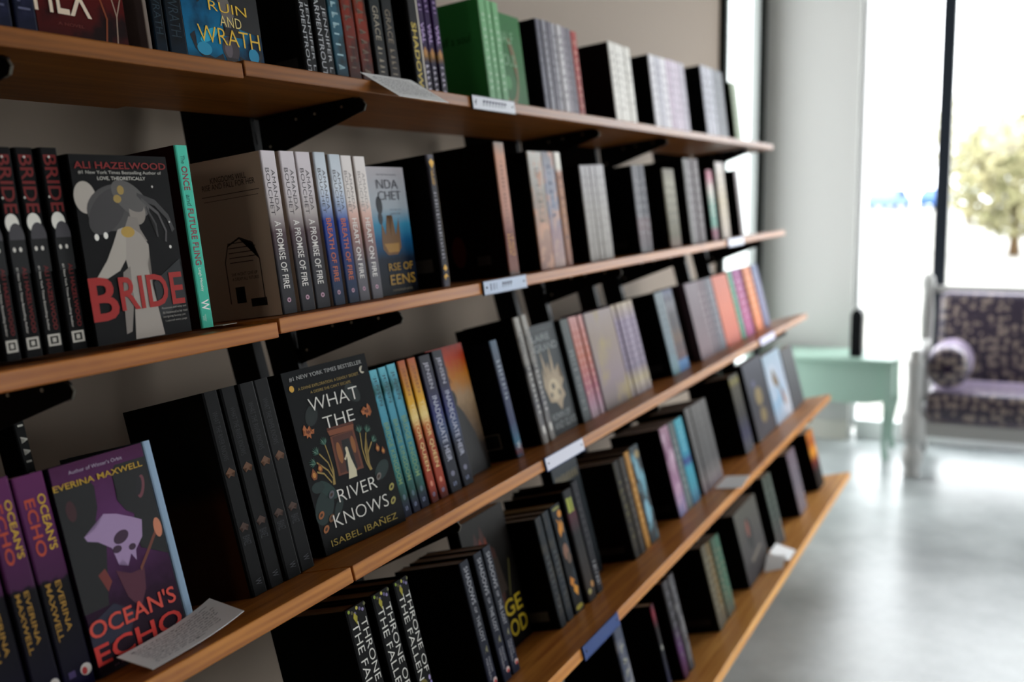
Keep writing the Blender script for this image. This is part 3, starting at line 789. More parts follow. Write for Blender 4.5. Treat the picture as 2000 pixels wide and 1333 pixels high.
# ===== middle shelf
book(3, .809, .0165, .285, 'tall black spine with white lettering behind the purple books', None, ins=.165, d=.03, spine='#171817', side='#1c1d1c', text=dashes(7, .02, .34, .35, .9, '#b8b6ae', 3))
for i, (x, w, h) in enumerate(((.6531, .0331, .2234), (.6872, .0325, .2192), (.7224, .0388, .2152))):
    sq = [(0, 0), (1, 0), (1, 1), (0, 1)]
    book(3, x, w, h, f'{ORD[i]} from the left of three purple and black spines with yellow title, middle shelf', 'purple and black spines', spine=((0, '#2a2350'), (.10, '#1d1830'), (.34, '#191620'), (.5, '#191620'), (.505, '#191620'), (.52, '#5a3558'), (.8, '#6a3a66'), (1, '#74406c')), noise=.25, side='#191020', rough=.42,
         text=[("OCEAN'S", .10, .36, .62, .88, '#c9a83c', .012), ('ECHO', .11, .375, .20, .52, '#b8583a', .014), ('EVERINA', .50, .735, .50, .68, '#a8863a', .012), ('MAXWELL', .50, .765, .18, .36, '#a8863a', .012), (ell(.5, .5, .5, .5, 16), .90, .955, .58, .95, '#c8c4c0'), (ell(.5, .5, .5, .5, 12), .915, .95, .62, .80, '#b84a4a'), (sq, .91, .94, .2, .42, '#5a4a78')])
book(3, .7640, .1270, .2145, 'purple cover facing out with two profiles, mask shape and red title', None, face=True, spine=((0, '#2c1526'), (.15, '#341a30'), (.3, '#3b1c3a'), (.7, '#6d4470'), (1, '#5c2f55')), noise=.5, ncol=None, side='#2a1a30', rough=.4,
     art=[([(0, .30), (.25, .30), (.34, .50), (.40, .62), (.33, .70), (.38, .76), (.40, .86), (.36, .90), (0, .90)], '#0d090f'), ([(1, .42), (.72, .50), (.70, .62), (.74, .67), (.66, .70), (.62, .74), (.595, .762), (.62, .80), (.61, .90), (.66, .93), (1, .93)], '#0d090f'),
          ([(.18, .645), (.30, .66), (.42, .72), (.55, .70), (.70, .66), (.80, .63), (.76, .55), (.66, .50), (.64, .45), (.60, .49), (.54, .44), (.50, .49), (.45, .46), (.42, .55), (.30, .60), (.2, .62)], '#a58fae'), (ell(.54, .585, .085, .03, 18, .1), '#4a2a48'), (ell(.47, .535, .05, .018), '#4a2a48'), (ell(.63, .52, .04, .016), '#4a2a48'),
          ([(.40, .44), (.55, .40), (.70, .40), (.66, .30), (.56, .22), (.46, .30)], '#5f2440'), ([(.22, .45), (.3, .47), (.34, .40), (.28, .36)], '#7c3a34'), (stroke([(.66, .40), (.8, .48), (.95, .57)], .02), '#7c4a3a'), (ell(.95, .565, .045, .05), '#c2876c'), (ell(.88, .79, .07, .035, 18, .8), '#7a4a52'), (ell(.86, .795, .055, .028, 18, .8), '#1b1420'), (ell(.12, .78, .05, .05), '#4a1f28'),
          ([(0, .24), (.3, .30), (.5, .22), (.4, .14), (0, .12)], '#232040')],
     ctext=[("Author of Winter's Orbit", .18, .948, .75, .966, '#b0a4b4'), ('EVERINA MAXWELL', .0, .885, .95, .915, '#b99a38', .012), ("OCEAN'S", .0, .178, .95, .262, '#c65648', .012), ('ECHO', .0, .05, .96, .145, '#c23f36', .014), ('an adventure and slow burn', .15, .022, .85, .036, '#7d5a68')])
book(3, .8927, .0133, .2150, 'thin pale blue spine beside the purple cover, middle shelf', None, spine=((0, '#8fa2b4'), (1, '#9db0c2')), noise=.2, side='#5a6672')
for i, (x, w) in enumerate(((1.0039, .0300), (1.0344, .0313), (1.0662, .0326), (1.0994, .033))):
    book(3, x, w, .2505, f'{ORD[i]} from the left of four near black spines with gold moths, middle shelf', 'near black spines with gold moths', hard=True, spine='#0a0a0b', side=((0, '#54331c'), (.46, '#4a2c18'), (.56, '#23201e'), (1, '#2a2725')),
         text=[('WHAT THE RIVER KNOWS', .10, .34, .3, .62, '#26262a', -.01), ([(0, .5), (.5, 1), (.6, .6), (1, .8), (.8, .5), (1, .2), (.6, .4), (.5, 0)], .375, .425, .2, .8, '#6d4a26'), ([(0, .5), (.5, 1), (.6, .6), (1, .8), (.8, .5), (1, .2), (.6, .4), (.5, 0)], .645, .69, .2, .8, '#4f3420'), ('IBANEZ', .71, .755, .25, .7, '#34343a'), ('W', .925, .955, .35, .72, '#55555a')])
G1, GW = '#3f6a5e', '#a8b49a'
def fan(cx, cy, s, rot):
    out = []
    for k in range(7):
        a = rot + (k - 3) * .28; L = s * (1 - .08 * abs(k - 3))
        out.append(([(cx, cy), (cx + L * .55 * math.cos(a - .10), cy + .62 * L * .55 * math.sin(a - .10)), (cx + L * math.cos(a), cy + .62 * L * math.sin(a)), (cx + L * .55 * math.cos(a + .10), cy + .62 * L * .55 * math.sin(a + .10))], (G1, '#7d9a8a', '#4c7a6c')[k % 3]))
    return out
def moth(cx, cy, s, rot):
    P = [(0, .9), (.25, .3), (.9, .75), (1.0, .1), (.45, -.1), (.7, -.7), (.2, -.5), (0, -.9), (-.2, -.5), (-.7, -.7), (-.45, -.1), (-1.0, .1), (-.9, .75), (-.25, .3)]
    c, sn = math.cos(rot), math.sin(rot)
    return [([(cx + s * (x * c - y * sn), cy + .66 * s * (x * sn + y * c)) for x, y in P], '#b5774c'), ([(cx + s * .4 * (x * c - y * sn), cy + .66 * s * .4 * (x * sn + y * c)) for x, y in P], '#7d4a30')]
WA = []
WA += [(ell(.12, .25, .13, .075, 24, .5), '#1c3a37'), (ell(.2, .33, .10, .04, 20, -.5), '#234540'), (ell(.86, .33, .10, .045, 24, .3), '#1c3a37'), (ell(.27, .22, .08, .03, 20, .6), '#1a3431'), (ell(.1, .36, .07, .03), '#1c3a37'), (ell(.22, .74, .08, .05, 20, .4), '#23312f'), (ell(.74, .80, .09, .05, 20, -.4), '#23312f')]
WA += [([(.362, .60), (.648, .60), (.655, .375), (.352, .38)], '#7a4a30'), ([(.345, .636), (.66, .63), (.645, .60), (.362, .605)], '#8f5a3c'), ([(.35, .65), (.655, .645), (.66, .632), (.345, .638)], '#6b3c28'), ([(.385, .595), (.625, .595), (.63, .39), (.378, .39)], '#5f3524'), ([(.475, .562), (.566, .562), (.585, .385), (.455, .385)], '#0f0d0c'),
       (ell(.425, .50, .03, .06), '#9a6a3c'), (ell(.60, .52, .025, .05), '#9a6a3c')]
WA += [(ell(.512, .505, .017, .016, 14), '#d0c6ae'), ([(.497, .495), (.528, .495), (.535, .455), (.565, .38), (.555, .345), (.455, .345), (.475, .38), (.492, .45)], '#cfc8b0'), (stroke([(.497, .48), (.47, .455), (.462, .462)], .012), '#d0c6ae')]
for pts in ([(.285, .57), (.30, .50), (.31, .42), (.29, .345)], [(.20, .53), (.27, .47), (.295, .40), (.28, .345)], [(.15, .49), (.25, .43), (.285, .38), (.272, .345)], [(.71, .57), (.69, .48), (.70, .40), (.725, .35)], [(.78, .56), (.72, .47), (.715, .40), (.735, .35)], [(.82, .50), (.75, .45), (.725, .40), (.745, .35)], [(.13, .44), (.2, .42), (.26, .36)]):
    WA.append((stroke(pts, .010), '#a8935c'))
WA += fan(.285, .565, .085, 1.75) + fan(.19, .53, .085, 2.2) + fan(.14, .485, .085, 2.7) + fan(.705, .57, .085, 1.5) + fan(.785, .56, .085, 1.0) + fan(.825, .50, .08, .6)
WA += moth(.14, .66, .062, -.5) + moth(.85, .675, .060, .5)
for (a, b, s) in ((.09, .43, .05), (.17, .455, .04), (.87, .455, .038), (.93, .43, .035)):
    WA += [([(a - s * .7, b), (a, b + s * .75), (a + s * .7, b), (a + s * .35, b - s * .5), (a - s * .35, b - s * .5)], '#8f5a30'), (ell(a, b, s * .35, s * .3, 12), '#c08f4c')]
for (a, b, c) in ((.06, .215, '#a06a3c'), (.075, .135, '#a87244'), (.92, .217, '#a8a060'), (.90, .14, '#a8a060'), (.22, .3, '#6a6a70'), (.80, .30, '#77706c'), (.16, .18, '#7d5a38')):
    WA += [(ell(a, b, .036, .018, 14, .3), c), (ell(a, b, .018, .008, 10, .3), '#4c3620')]
WA += [(ell(.078, .906, .026, .018, 18), '#d2ab56'), ([(.915 + .032 * math.cos(t), .912 + .022 * math.sin(t)) for t in [1.2 + .26 * k for k in range(16)]] + [(.925 + .026 * math.cos(t), .914 + .018 * math.sin(t)) for t in [1.2 + .26 * k for k in range(15, -1, -1)]], '#cfcabc')]
book(3, 1.333 - .165 * math.cos(math.radians(9.7)), .166, .2505, 'large dark hardcover facing out with white title, doorway and lotus flowers', None, hard=True, face=True, ins=.064 + .165 * math.sin(math.radians(9.7)), t=.034, yaw=-9.7, spine=((0, '#141617'), (.4, '#101112'), (1, '#222527')), noise=.4, side='#0e0e0e', rough=.33,
     art=WA, ctext=[('#1 NEW YORK TIMES BESTSELLER', .075, .944, .93, .968, '#b4b4b2', -.002), ('A DIVINE EXPLORATION. A DEADLY SECRET.', .145, .888, .865, .904, '#a8935a', .0), ("A DESIRE SHE CAN'T ESCAPE.", .268, .856, .752, .872, '#a8935a', .0),
                    ('WHAT', .215, .760, .80, .832, '#dcdad4', -.012), ('THE', .325, .648, .69, .714, '#dcdad4', -.012), ('RIVER', .285, .243, .755, .312, '#dcdad4', -.013), ('KNOWS', .175, .122, .84, .192, '#dcdad4', -.013), ('ISABEL IBAÑEZ', .09, .034, .90, .078, '#b8a45c', -.004)])
JEN = [(1.3529, .0235, .2232), (1.3792, .0227, .2238), (1.4063, .0263, .2247), (1.4360, .0235, .2254), (1.4641, .0265, .2253), (1.4973, .0374, .2241), (1.5414, .0357, .2264)]
JS = [((0, '#2a3048'), (.08, '#2c3a4c'), (.14, '#22483f'), (.3, '#3f7d7a'), (.55, '#4a8fa0'), (.85, '#5ca0b0'), (1, '#6fb0bc')), ((0, '#6b3428'), (.12, '#a04a30'), (.4, '#9c5430'), (.52, '#b5703c'), (.6, '#d8c48a'), (.7, '#cfa524'), (.85, '#b8842c'), (1, '#a85f3c')), ((0, '#2c2f3a'), (.3, '#2c3040'), (.45, '#4a5a78'), (.58, '#2d3470'), (.75, '#2c2c4c'), (1, '#2c2c36'))]
JN = ['first from the left of three teal spines beside the dark cover', 'second from the left of three teal spines beside the dark cover', 'third from the left of three teal spines beside the dark cover', 'first of two orange and yellow spines', 'second of two orange and yellow spines', 'first of two midnight blue spines with silver title', 'second of two midnight blue spines with silver title']
for i, (x, w, h) in enumerate(JEN):
    k = 0 if i < 3 else (1 if i < 5 else 2)
    tt = ('BRIDGE KINGDOM', 'TRAITOR QUEEN', 'INADEQUATE HEIR')[k]
    book(3, x, w, h, JN[i] + ', middle shelf', 'colourful fantasy spines on the middle shelf', spine=JS[k], noise=.25, ncol=('#2f6664', None, None)[k], nscale=3, side='#0c0e10', rough=.34,
         text=[('JENSEN', .05, .245, .25, .68, ('#2b4a50', '#8a5520', '#b4b2bc')[k], .0), (tt, .30 if k else .36, .78, .22, .72, ('#7d9a70', '#d8c28c', '#b4b6c4')[k], .002), (ell(.5, .5, .5, .5, 10), .85, .89, .3, .65, ('#55707a', '#c88a70', '#77788a')[k]), ('S', .93, .96, .3, .6, '#9aa4c0')])
book(3, 1.5790, .130, .2275, 'sunset orange cover facing out with dark silhouette, middle shelf', None, face=True, ins=.112, spine=((0, '#14120f'), (.2, '#2a1d14'), (.45, '#7d6a54'), (.6, '#a08a70'), (.75, '#b07a2c'), (.9, '#a8481f'), (1, '#8c2f18')), noise=.4, side='#120d0a',
     art=[([(0, 0), (.9, 0), (.8, .3), (.62, .48), (.5, .55), (.42, .62), (.34, .55), (.18, .46), (.08, .3)], '#15110f'), (ell(.42, .60, .10, .07), '#15110f')], ctext=[('AR', .15, .72, .5, .86, '#8a5f20', .006), ('OR', .15, .58, .42, .70, '#8a5f20', .006)])
book(3, 1.7523, .0288, .2166, 'navy back cover with white barcode and pale blue lettered spine', None, spine=((0, '#3a5570'), (.05, '#7a4a50'), (.12, '#3f7288'), (.3, '#3c4668'), (.6, '#4a5068'), (.8, '#5a6270'), (1, '#5f7080')), noise=.4, side='#0d131d', text=dashes(9, .17, .52, .3, .75, '#a8b0ba', 4) + [('W', .87, .93, .3, .7, '#c4c8cc', .01)],
     stext=[([(0, 0), (1, 0), (1, 1), (0, 1)], .36, .10, .80, .23, '#6d665e'), ([(0, 0), (1, 0), (1, 1), (0, 1)], .38, .11, .78, .22, '#23262a'), ([(0, 0), (1, 0), (1, 1), (0, 1)], .30, .80, .5, .83, '#2a323c')])
for i, (x, w, h) in enumerate(((1.8679, .0270, .2466), (1.9038, .0265, .2480))):
    book(3, x, w, h, f'{ORD[i]} of two tall silver spines with black back covers, middle shelf', 'tall silver spines on the middle shelf', hard=True, spine=((0, '#9c9a96'), (.3, '#77767a'), (.6, '#8d8a86'), (1, '#a8a59f')), noise=.5, ncol='#5f5e60', nscale=4, side='#070707', text=dashes(8, .12, .34, .3, .7, '#4c4b4c', i) + dashes(9, .40, .78, .35, .72, '#c4c2bd', 6) + [(ell(.5, .5, .5, .5, 12), .86, .93, .25, .75, '#c9c7c2')])
book(3, 1.9345, .1280, .2215, 'slate grey cover facing out with ivory crown of spikes, middle shelf', None, face=True, ins=.086, spine=((0, '#33383a'), (.5, '#3a4244'), (1, '#42484a')), noise=.4, side='#1d2022',
     art=[([(.2, .30), (.10, .45), (.16, .62), (.22, .5), (.22, .78), (.34, .56), (.40, .66), (.46, .52), (.58, .82), (.6, .55), (.78, .62), (.72, .5), (.86, .46), (.74, .40), (.80, .32), (.66, .28), (.55, .20), (.42, .28)], '#a09078'), (ell(.45, .40, .22, .10), '#b5a68c'), (ell(.42, .43, .06, .03), '#5f5a4c'), (ell(.60, .36, .05, .03), '#6a6454'), (ell(.3, .36, .05, .025), '#6a6454')],
     ctext=[('LAIRE', .04, .855, .68, .915, '#8f9494', .008), ('GRAND', .04, .76, .92, .825, '#8f9494', .008), ('A NOVEL OF', .08, .95, .9, .965, '#6d7272'), ('ROWN OF', .12, .135, .80, .195, '#8f9494', .006), ('AND GLASS', .12, .05, .96, .115, '#8f9494', .006)])
book(3, 2.0769, .0445, .2188, 'grey green spine with pale lettering right of the ivory crown cover', None, spine=((0, '#5c6264'), (.5, '#50575a'), (1, '#5a605e')), noise=.3, side='#101214', text=dashes(5, .3, .52, .3, .75, '#8f9492', 9) + dashes(9, .56, .9, .3, .7, '#8a8f8e', 3))
for i, (x, w) in enumerate(((2.1239, .0253), (2.1498, .0259), (2.1763, .0264))):
    book(3, x, w, .2190 - .0005 * i, f'{ORD[i]} from the left of three pink and coral spines, middle shelf', 'pink and coral spines', spine=((0, '#b8a8b0'), (.12, '#a88a98'), (.3, '#a8707c'), (.6, '#b87a68'), (.85, '#b8837c'), (1, '#c09a98')), side='#57404a', text=dashes(9, .1, .8, .35, .65, '#caa39c', i))
book(3, 2.2105, .168, .2174, 'mauve and gold cover facing out with faint flowers, middle shelf', None, face=True, spine=((0, '#857a76'), (.3, '#94868a'), (.7, '#988a80'), (1, '#a19694')), noise=.8, ncol='#a49674', nscale=1.5, side='#8a7a80', ctext=())
for i, (x, w) in enumerate(((2.3869, .0262), (2.4137, .0300), (2.4444, .0290), (2.4740, .0296), (2.5043, .0304))):
    book(3, x, w, .2190 + .0003 * i, f'{ORD[i]} from the left of five lilac spines with ivory foot, middle shelf', 'lilac spines with ivory foot', spine=((0, '#a89fa4'), (.16, '#b0a58c'), (.3, '#8a8090'), (.8, '#968a9c'), (1, '#b8ac9a')), side='#6a6070', text=dashes(8, .15, .7, .35, .65, '#b5a9b8', i))
for i, (x, w) in enumerate(((2.7062, .0297), (2.7365, .0322))):
    book(3, x, w, .2195, f'{ORD[i]} of two blue grey spines behind a black back cover, middle shelf', 'blue grey spines on the middle shelf', spine=((0, '#7fa0a8'), (.3, '#84929a'), (1, '#8f989c')), side='#0a0d0e', text=dashes(8, .15, .8, .3, .7, '#6d787c', i), stext=[([(0, 0), (1, 0), (1, 1), (0, 1)], .3, .08, .8, .17, '#3a3c3c')] if i == 0 else ())
for i in range(2):
    book(3, 2.7731 + .0457 * i, .0448, .2207, f'{ORD[i]} of two navy and bronze patterned spines with bright blue foot, middle shelf', 'navy and bronze spines', spine=((0, '#4a7fae'), (.12, '#5a8ab4'), (.16, '#6d4a4c'), (.4, '#6a5440'), (.7, '#5f5a5c'), (.85, '#8a8a90'), (1, '#5a6480')), noise=.6, ncol='#2a3048', nscale=3, side='#0d0f1a')
book(3, 2.9785, .119, .2206, 'plain dusky mauve cover facing out, middle shelf', None, face=True, spine=((0, '#857075'), (.5, '#7a6a70'), (1, '#857a80')), noise=.4, side='#5c5058')
for i, (x, w) in enumerate(((3.0988, .0463), (3.1458, .0476), (3.1941, .068))):
    book(3, x, w, .2206, f'{ORD[i]} from the left of three dusky mauve spines, middle shelf', 'dusky mauve spines', spine=('#7f7076', '#7a6f76', '#787880')[i], side='#4a4046', text=dashes(7, .15, .8, .3, .7, '#9a8c92', i))
book(3, 3.2670, .182, .2199, 'salmon orange cover facing out near the window end, middle shelf', None, face=True, spine=((0, '#c4705a'), (.5, '#cc7d60'), (1, '#c47c68')), noise=.3, side='#c07a60')
book(3, 3.4559, .0462, .2221, 'narrow mint green spine after the salmon cover, middle shelf', None, spine='#6aa893', side='#3c6a5c', text=dashes(7, .15, .8, .3, .7, '#a3cdbd', 2))
for i in range(2): book(3, 3.5106 + .0645 * i, .0637, .2218, f'{ORD[i]} of two magenta spines near the window end, middle shelf', 'magenta spines', spine=((0, '#b45a94'), (.5, '#a84a7c'), (1, '#9a4f8c')), side='#6a3a60', text=dashes(6, .15, .8, .3, .7, '#d09ac0', i))
for i in range(2): book(3, 3.6574 + .0595 * i, .0586, .2216, f'{ORD[i]} of two orange spines near the window end, middle shelf', 'orange spines', spine=((0, '#d88a58'), (.5, '#d48c56'), (1, '#cc8a68')), side='#9a6a58', text=dashes(6, .15, .8, .3, .7, '#e8b890', i))
for i in range(2): book(3, 3.7849 + .0483 * i, .0475, .2222, f'{ORD[i]} of two lavender blue spines ending the middle shelf', 'lavender blue spines', spine=((0, '#7f7f9c'), (.5, '#83819f'), (1, '#7d86a0')), side='#5a5a70', text=dashes(6, .15, .8, .3, .7, '#a3a3bd', i))

# ===== fourth shelf down
for i, (x, w, h) in enumerate(((1.1499, .0478, .2422), (1.2109, .0453, .2416), (1.2664, .0400, .2412))):
    fl = [(ell(.5, .5, .5, .5, 10), .005 + .012 * (k % 3), .025 + .012 * (k % 3), .08 + .13 * k, .20 + .13 * k, ('#8a9a3c', '#5f5a3c', '#77708a', '#b8b060', '#6d6488', '#8f86a8', '#6a6a48')[k]) for k in range(7)]
    leg = [([(0, .4), (.4, .7), (.6, .5), (1, .6), (1, .5), (.6, .3), (.4, .2)], .03, .10, .2, .6, '#a8a03c')]
    key = [(ell(.5, .5, .5, .5, 18), .60, .70, .05, .62, '#6d6420'), (ell(.5, .5, .5, .5, 14), .62, .68, .16, .5, '#2c280e'), ([(0, .7), (1, .3), (1, .15), (0, .5)], .68, .88, .3, .95, '#8a7c2c')]
    key += [(ell(.5, .5, .5, .5, 10), .60 + .035 * k, .63 + .035 * k, .72 + .04 * (k % 2), .86 + .04 * (k % 2), ('#a89cc0', '#8c80b0', '#c4bcd0')[k % 3]) for k in range(6)]
    book(4, x, w, h, f'{ORD[i]} from the left of three black hardcovers with tall white title letters', 'black hardcovers with tall white letters', hard=True, spine='#151416', side='#0a0a0a', pages='#7d766c', rough=.4,
         text=fl + leg + [('THRONE OF', .085, .575, .58, .88, '#d0cec8', -.006), ('THE FALLEN', .085, .60, .14, .46, '#d0cec8', -.006)] + key + [('MANISCALCO', .72, .985, .1, .42, '#c4c2bc', -.006)])
for i, (x, w, h) in enumerate(((1.4532, .0293, .2103), (1.4956, .0284, .2108), (1.5292, .0280, .2113))):
    book(4, x, w, h, f'{ORD[i]} from the left of three slate blue spines with silver script title', 'slate blue spines with silver script', spine=((0, '#34384c'), (.5, '#33363f'), (1, '#3c3f48')), side='#0c0c0d', pages='#8a8176', d=.122,
         text=[('SHADOWS', .045, .33, .28, .72, '#a9a9ae', -.002), ('OF', .355, .40, .35, .62, '#a9a9ae'), ('THE LOST', .425, .62, .30, .68, '#a9a9ae', -.002), ([(0, .2), (.5, .55), (1, .2), (.6, .5), (1, .9), (.5, .6), (0, .9), (.4, .5)], .655, .715, .25, .75, '#8f8c72'), ('MAXYM', .745, .855, .52, .74, '#9c9ca2', .0), ('MARTINEAU', .745, .905, .22, .44, '#9c9ca2', .0),
               (ell(.5, .5, .5, .5, 14), .905, .95, .48, .92, '#c9b8b4'), (ell(.5, .5, .5, .5, 10), .925, .95, .55, .85, '#b84a44')])
book(4, 1.5635, .168, .2445, 'black cover facing out behind the slate spines with yellow title and flames', None, face=True, ins=.138, spine=((0, '#14110e'), (.6, '#1c1815'), (.85, '#3a3836'), (1, '#3f3e3c')), noise=.3, side='#101010',
     art=[([(.2, .78), (.28, .9), (.34, .80), (.42, .93), (.5, .78), (.62, .72), (.66, .5), (.6, .3), (.4, .3), (.3, .5)], '#4a2a22'), ([(.3, .74), (.36, .85), (.42, .76), (.48, .84), (.52, .7), (.55, .5), (.42, .45)], '#7a3f2c'), (ell(.55, .55, .06, .10), '#5f4630'), ([(.45, .40), (.70, .40), (.64, .66), (.5, .66)], '#3a2c20'), (stroke([(.72, .35), (.86, .6)], .03), '#4f4a24')],
     ctext=[('RAGE', .10, .22, .92, .34, '#a8962c', .014), ('BLOOD', .06, .07, .94, .19, '#a8962c', .014)])
for i, (x, w, h, c, lb) in enumerate(((1.7349, .0276, .2028, '#3a3e42', 'first of two smoky grey spines beside the yellow title cover'), (1.7699, .0294, .2036, '#3c4248', 'second of two smoky grey spines beside the yellow title cover'))):
    book(4, x, w, h, lb, 'smoky grey spines on the fourth shelf', spine=c, noise=.5, ncol='#55534e', nscale=4, side='#060606', pages='#8a8276', text=dashes(9, .35, .85, .3, .7, '#5c5d60', i), stext=barcode(.55, .08, .85, .17, '#5f5c58') if i == 0 else ())
book(4, 1.8062, .0430, .2047, 'black spine scattered with orange gold flowers, fourth shelf', None, spine='#23262a', noise=.9, ncol='#37414a', nscale=3, side='#0b0b0b', pages='#948a6c',
     text=[(ell(.5, .5, .5, .5, 9), .02, .05, .1, .9, '#8a8a50'), (ell(.5, .5, .5, .5, 7), .06, .13, .5, .95, '#c08a34'), ([(0, .3), (.3, .6), (.6, .3), (1, .5), (.7, 1), (.3, .9)], .12, .30, .1, .6, '#c8902e'), ([(0, .2), (.4, .7), (1, .4), (.6, 0)], .14, .28, .55, .98, '#b8863a'), (ell(.5, .5, .5, .5, 8), .36, .52, .2, .8, '#8a6a58'), (ell(.5, .5, .5, .5, 7), .45, .56, .4, .9, '#6d5a4c'), ([(0, .3), (.5, .9), (1, .4), (.6, .1)], .66, .76, .1, .7, '#c0883a'), ([(0, .2), (.4, .8), (1, .5), (.5, 0)], .74, .86, .35, .95, '#c8963c'), (ell(.5, .5, .5, .5, 9), .93, .98, .1, .9, '#a39a48')])
book(4, 1.8711, .0428, .2172, 'charcoal hardcover spine with yellow green title block at top', None, hard=True, spine=((0, '#3c3838'), (.12, '#4a4440'), (.6, '#333336'), (.78, '#5f3a44'), (.83, '#39393b'), (1, '#3a3a3c')), noise=.2, side='#060606', pages='#6d675e',
     text=[([(0, 0), (1, 0), (1, .4), (0, .4)], .07, .20, .12, .88, '#a3a84c'), ([(0, 0), (1, 0), (1, .5), (0, .5)], .075, .20, .52, .9, '#a3a84c'), (ell(.5, .5, .5, .5, 8), .84, .90, .55, .9, '#b08a5a'), (ell(.5, .5, .5, .5, 8), .89, .94, .1, .5, '#a8a070')])
book(4, 1.9222, .0328, .2223, 'tall charcoal hardcover spine with white lettering near its foot', None, hard=True, spine='#34343a', side='#080808', pages='#6d675e', text=dashes(8, .1, .6, .35, .65, '#4a4a50', 5) + dashes(7, .72, .95, .32, .72, '#b4b4b6', 7))
book(4, 1.966, .132, .262, 'tall grey blue cover facing out with gold lettering, behind a black hardcover', None, face=True, ins=.140, t=.022, spine=((0, '#33383c'), (.8, '#474c50'), (1, '#4e5458')), noise=.4, side='#2a2d30', art=[([(.08 + .11 * k, .80), (.15 + .11 * k, .80), (.15 + .11 * k, .87 - .01 * (k % 2)), (.10 + .11 * k, .86)], '#7d745a') for k in range(8)])
for i, (x, w, h, c, nc, lb) in enumerate(((2.1405, .0350, .2121, '#37342f', '#4f4a34', 'dark olive flecked spine with brown black back cover, fourth shelf'), (2.1786, .0315, .2117, '#4a4642', '#5a5048', 'dark taupe spine next to the tan one, fourth shelf'), (2.2171, .0309, .2156, '#b08a50', '#9a7644', 'tan gold spine in the fourth shelf'))):
    book(4, x, w, h, lb, None, spine=c, noise=.6, ncol=nc, nscale=4, side='#1a1210' if i == 0 else '#12100e', pages='#8a8074', text=dashes(8, .2, .85, .3, .7, ('#6d6440', '#6a625a', '#c8a56c')[i], i), stext=barcode(.3, .08, .85, .15, '#3c342f') if i == 0 else ())
book(4, 2.2530, .0585, .2182, 'grey spine with sky blue flower pattern, fourth shelf', None, hard=True, spine='#4f5558', noise=1.0, ncol='#7fa8b4', nscale=3, side='#101010', pages='#77706a', text=[(ell(.5, .5, .5, .5, 8), .12, .36, .1, .6, '#7fa4b0'), (ell(.5, .5, .5, .5, 8), .55, .82, .15, .7, '#84aab8'), (ell(.5, .5, .5, .5, 8), .05, .14, .4, .9, '#9a8a60')])
book(4, 2.4680, .0640, .2178, 'pink white marbled spine with navy back cover, fourth shelf', None, spine=((0, '#8f8fae'), (.3, '#a88aa0'), (.7, '#8a6a80'), (1, '#a88c9a')), noise=.6, ncol='#c0aab8', nscale=3, side='#0a0b14', pages='#8f8880', stext=[([(0, 0), (1, 0), (1, 1), (0, 1)], .3, .08, .85, .16, '#2a2a2e')])
book(4, 2.5365, .0453, .2167, 'plain sage grey spine between pink and turquoise ones', None, spine=((0, '#7a8688'), (1, '#6d7474')), side='#30363a', pages='#8f8880', text=dashes(7, .2, .8, .3, .7, '#8f999a', 2))
book(4, 2.5876, .0655, .2150, 'turquoise blue spine with purple band, fourth shelf', None, spine=((0, '#60809c'), (.2, '#5a9aa8'), (.42, '#4f9fb0'), (.5, '#4a4a88'), (.58, '#4f97ac'), (1, '#5aa4b0')), noise=.4, side='#0c1014', pages='#8f8880', text=dashes(6, .1, .4, .3, .7, '#8fc0ca', 2))
for i, (x, w, h) in enumerate(((2.6887, .0445, .2253), (2.7339, .0375, .2242), (2.7721, .0362, .2234), (2.8090, .0393, .2227), (2.8490, .0402, .2220))):
    book(4, x, w, h, f'{ORD[i]} from the left of five ash grey spines behind the white card', 'ash grey spines on the fourth shelf', spine=((0, '#8a7f84'), (.15, '#85807f'), (.3, '#6d6c6c'), (1, '#7a7876')), side='#1a1a1a', pages='#948d84', text=dashes(9, .12, .85, .35, .65, '#5f5e5e', i))
for i in range(2): book(4, 3.1554 + .0515 * i, .0507, .2344, f'{ORD[i]} of two dark grey spines with yellow tops, fourth shelf', 'dark grey spines with yellow tops', spine=((0, '#606064'), (.25, '#4a4a62'), (.5, '#4c4a48'), (.85, '#5a5648'), (.92, '#8a8250'), (1, '#5f5c54')), noise=.3, side='#070707', pages='#8d867c')
book(4, 3.3190, .252, .2473, 'slate cover facing out with two gold shapes, fourth shelf', None, face=True, spine=((0, '#565258'), (.5, '#4c4c52'), (1, '#5a5c66')), noise=.5, side='#1a1a1e', pages='#a39c92', art=[(ell(.48, .52, .18, .12), '#8a7a52'), (ell(.52, .27, .16, .10), '#857650'), (ell(.35, .7, .1, .05), '#5f5f78')])
book(4, 3.5874, .262, .2335, 'pale sky blue cover facing out with brown bird shapes, fourth shelf', None, face=True, spine=((0, '#a8b2c0'), (.3, '#96b0c4'), (.6, '#b0b8c4'), (1, '#a8b8c4')), noise=.5, ncol='#c0c4cc', nscale=1.2, side='#7d8a94', art=[([(.28, .62), (.36, .78), (.46, .70), (.56, .58), (.58, .42), (.46, .50), (.34, .52)], '#7d6a44'), ([(.58, .46), (.70, .40), (.76, .26), (.72, .14), (.60, .26)], '#94683c')])
book(4, 3.8640, .195, .2174, 'steel grey cover facing out, last of the fourth shelf', None, face=True, spine=((0, '#5f6064'), (.6, '#696b6d'), (1, '#6f6f70')), noise=.3, side='#3a3a3c')

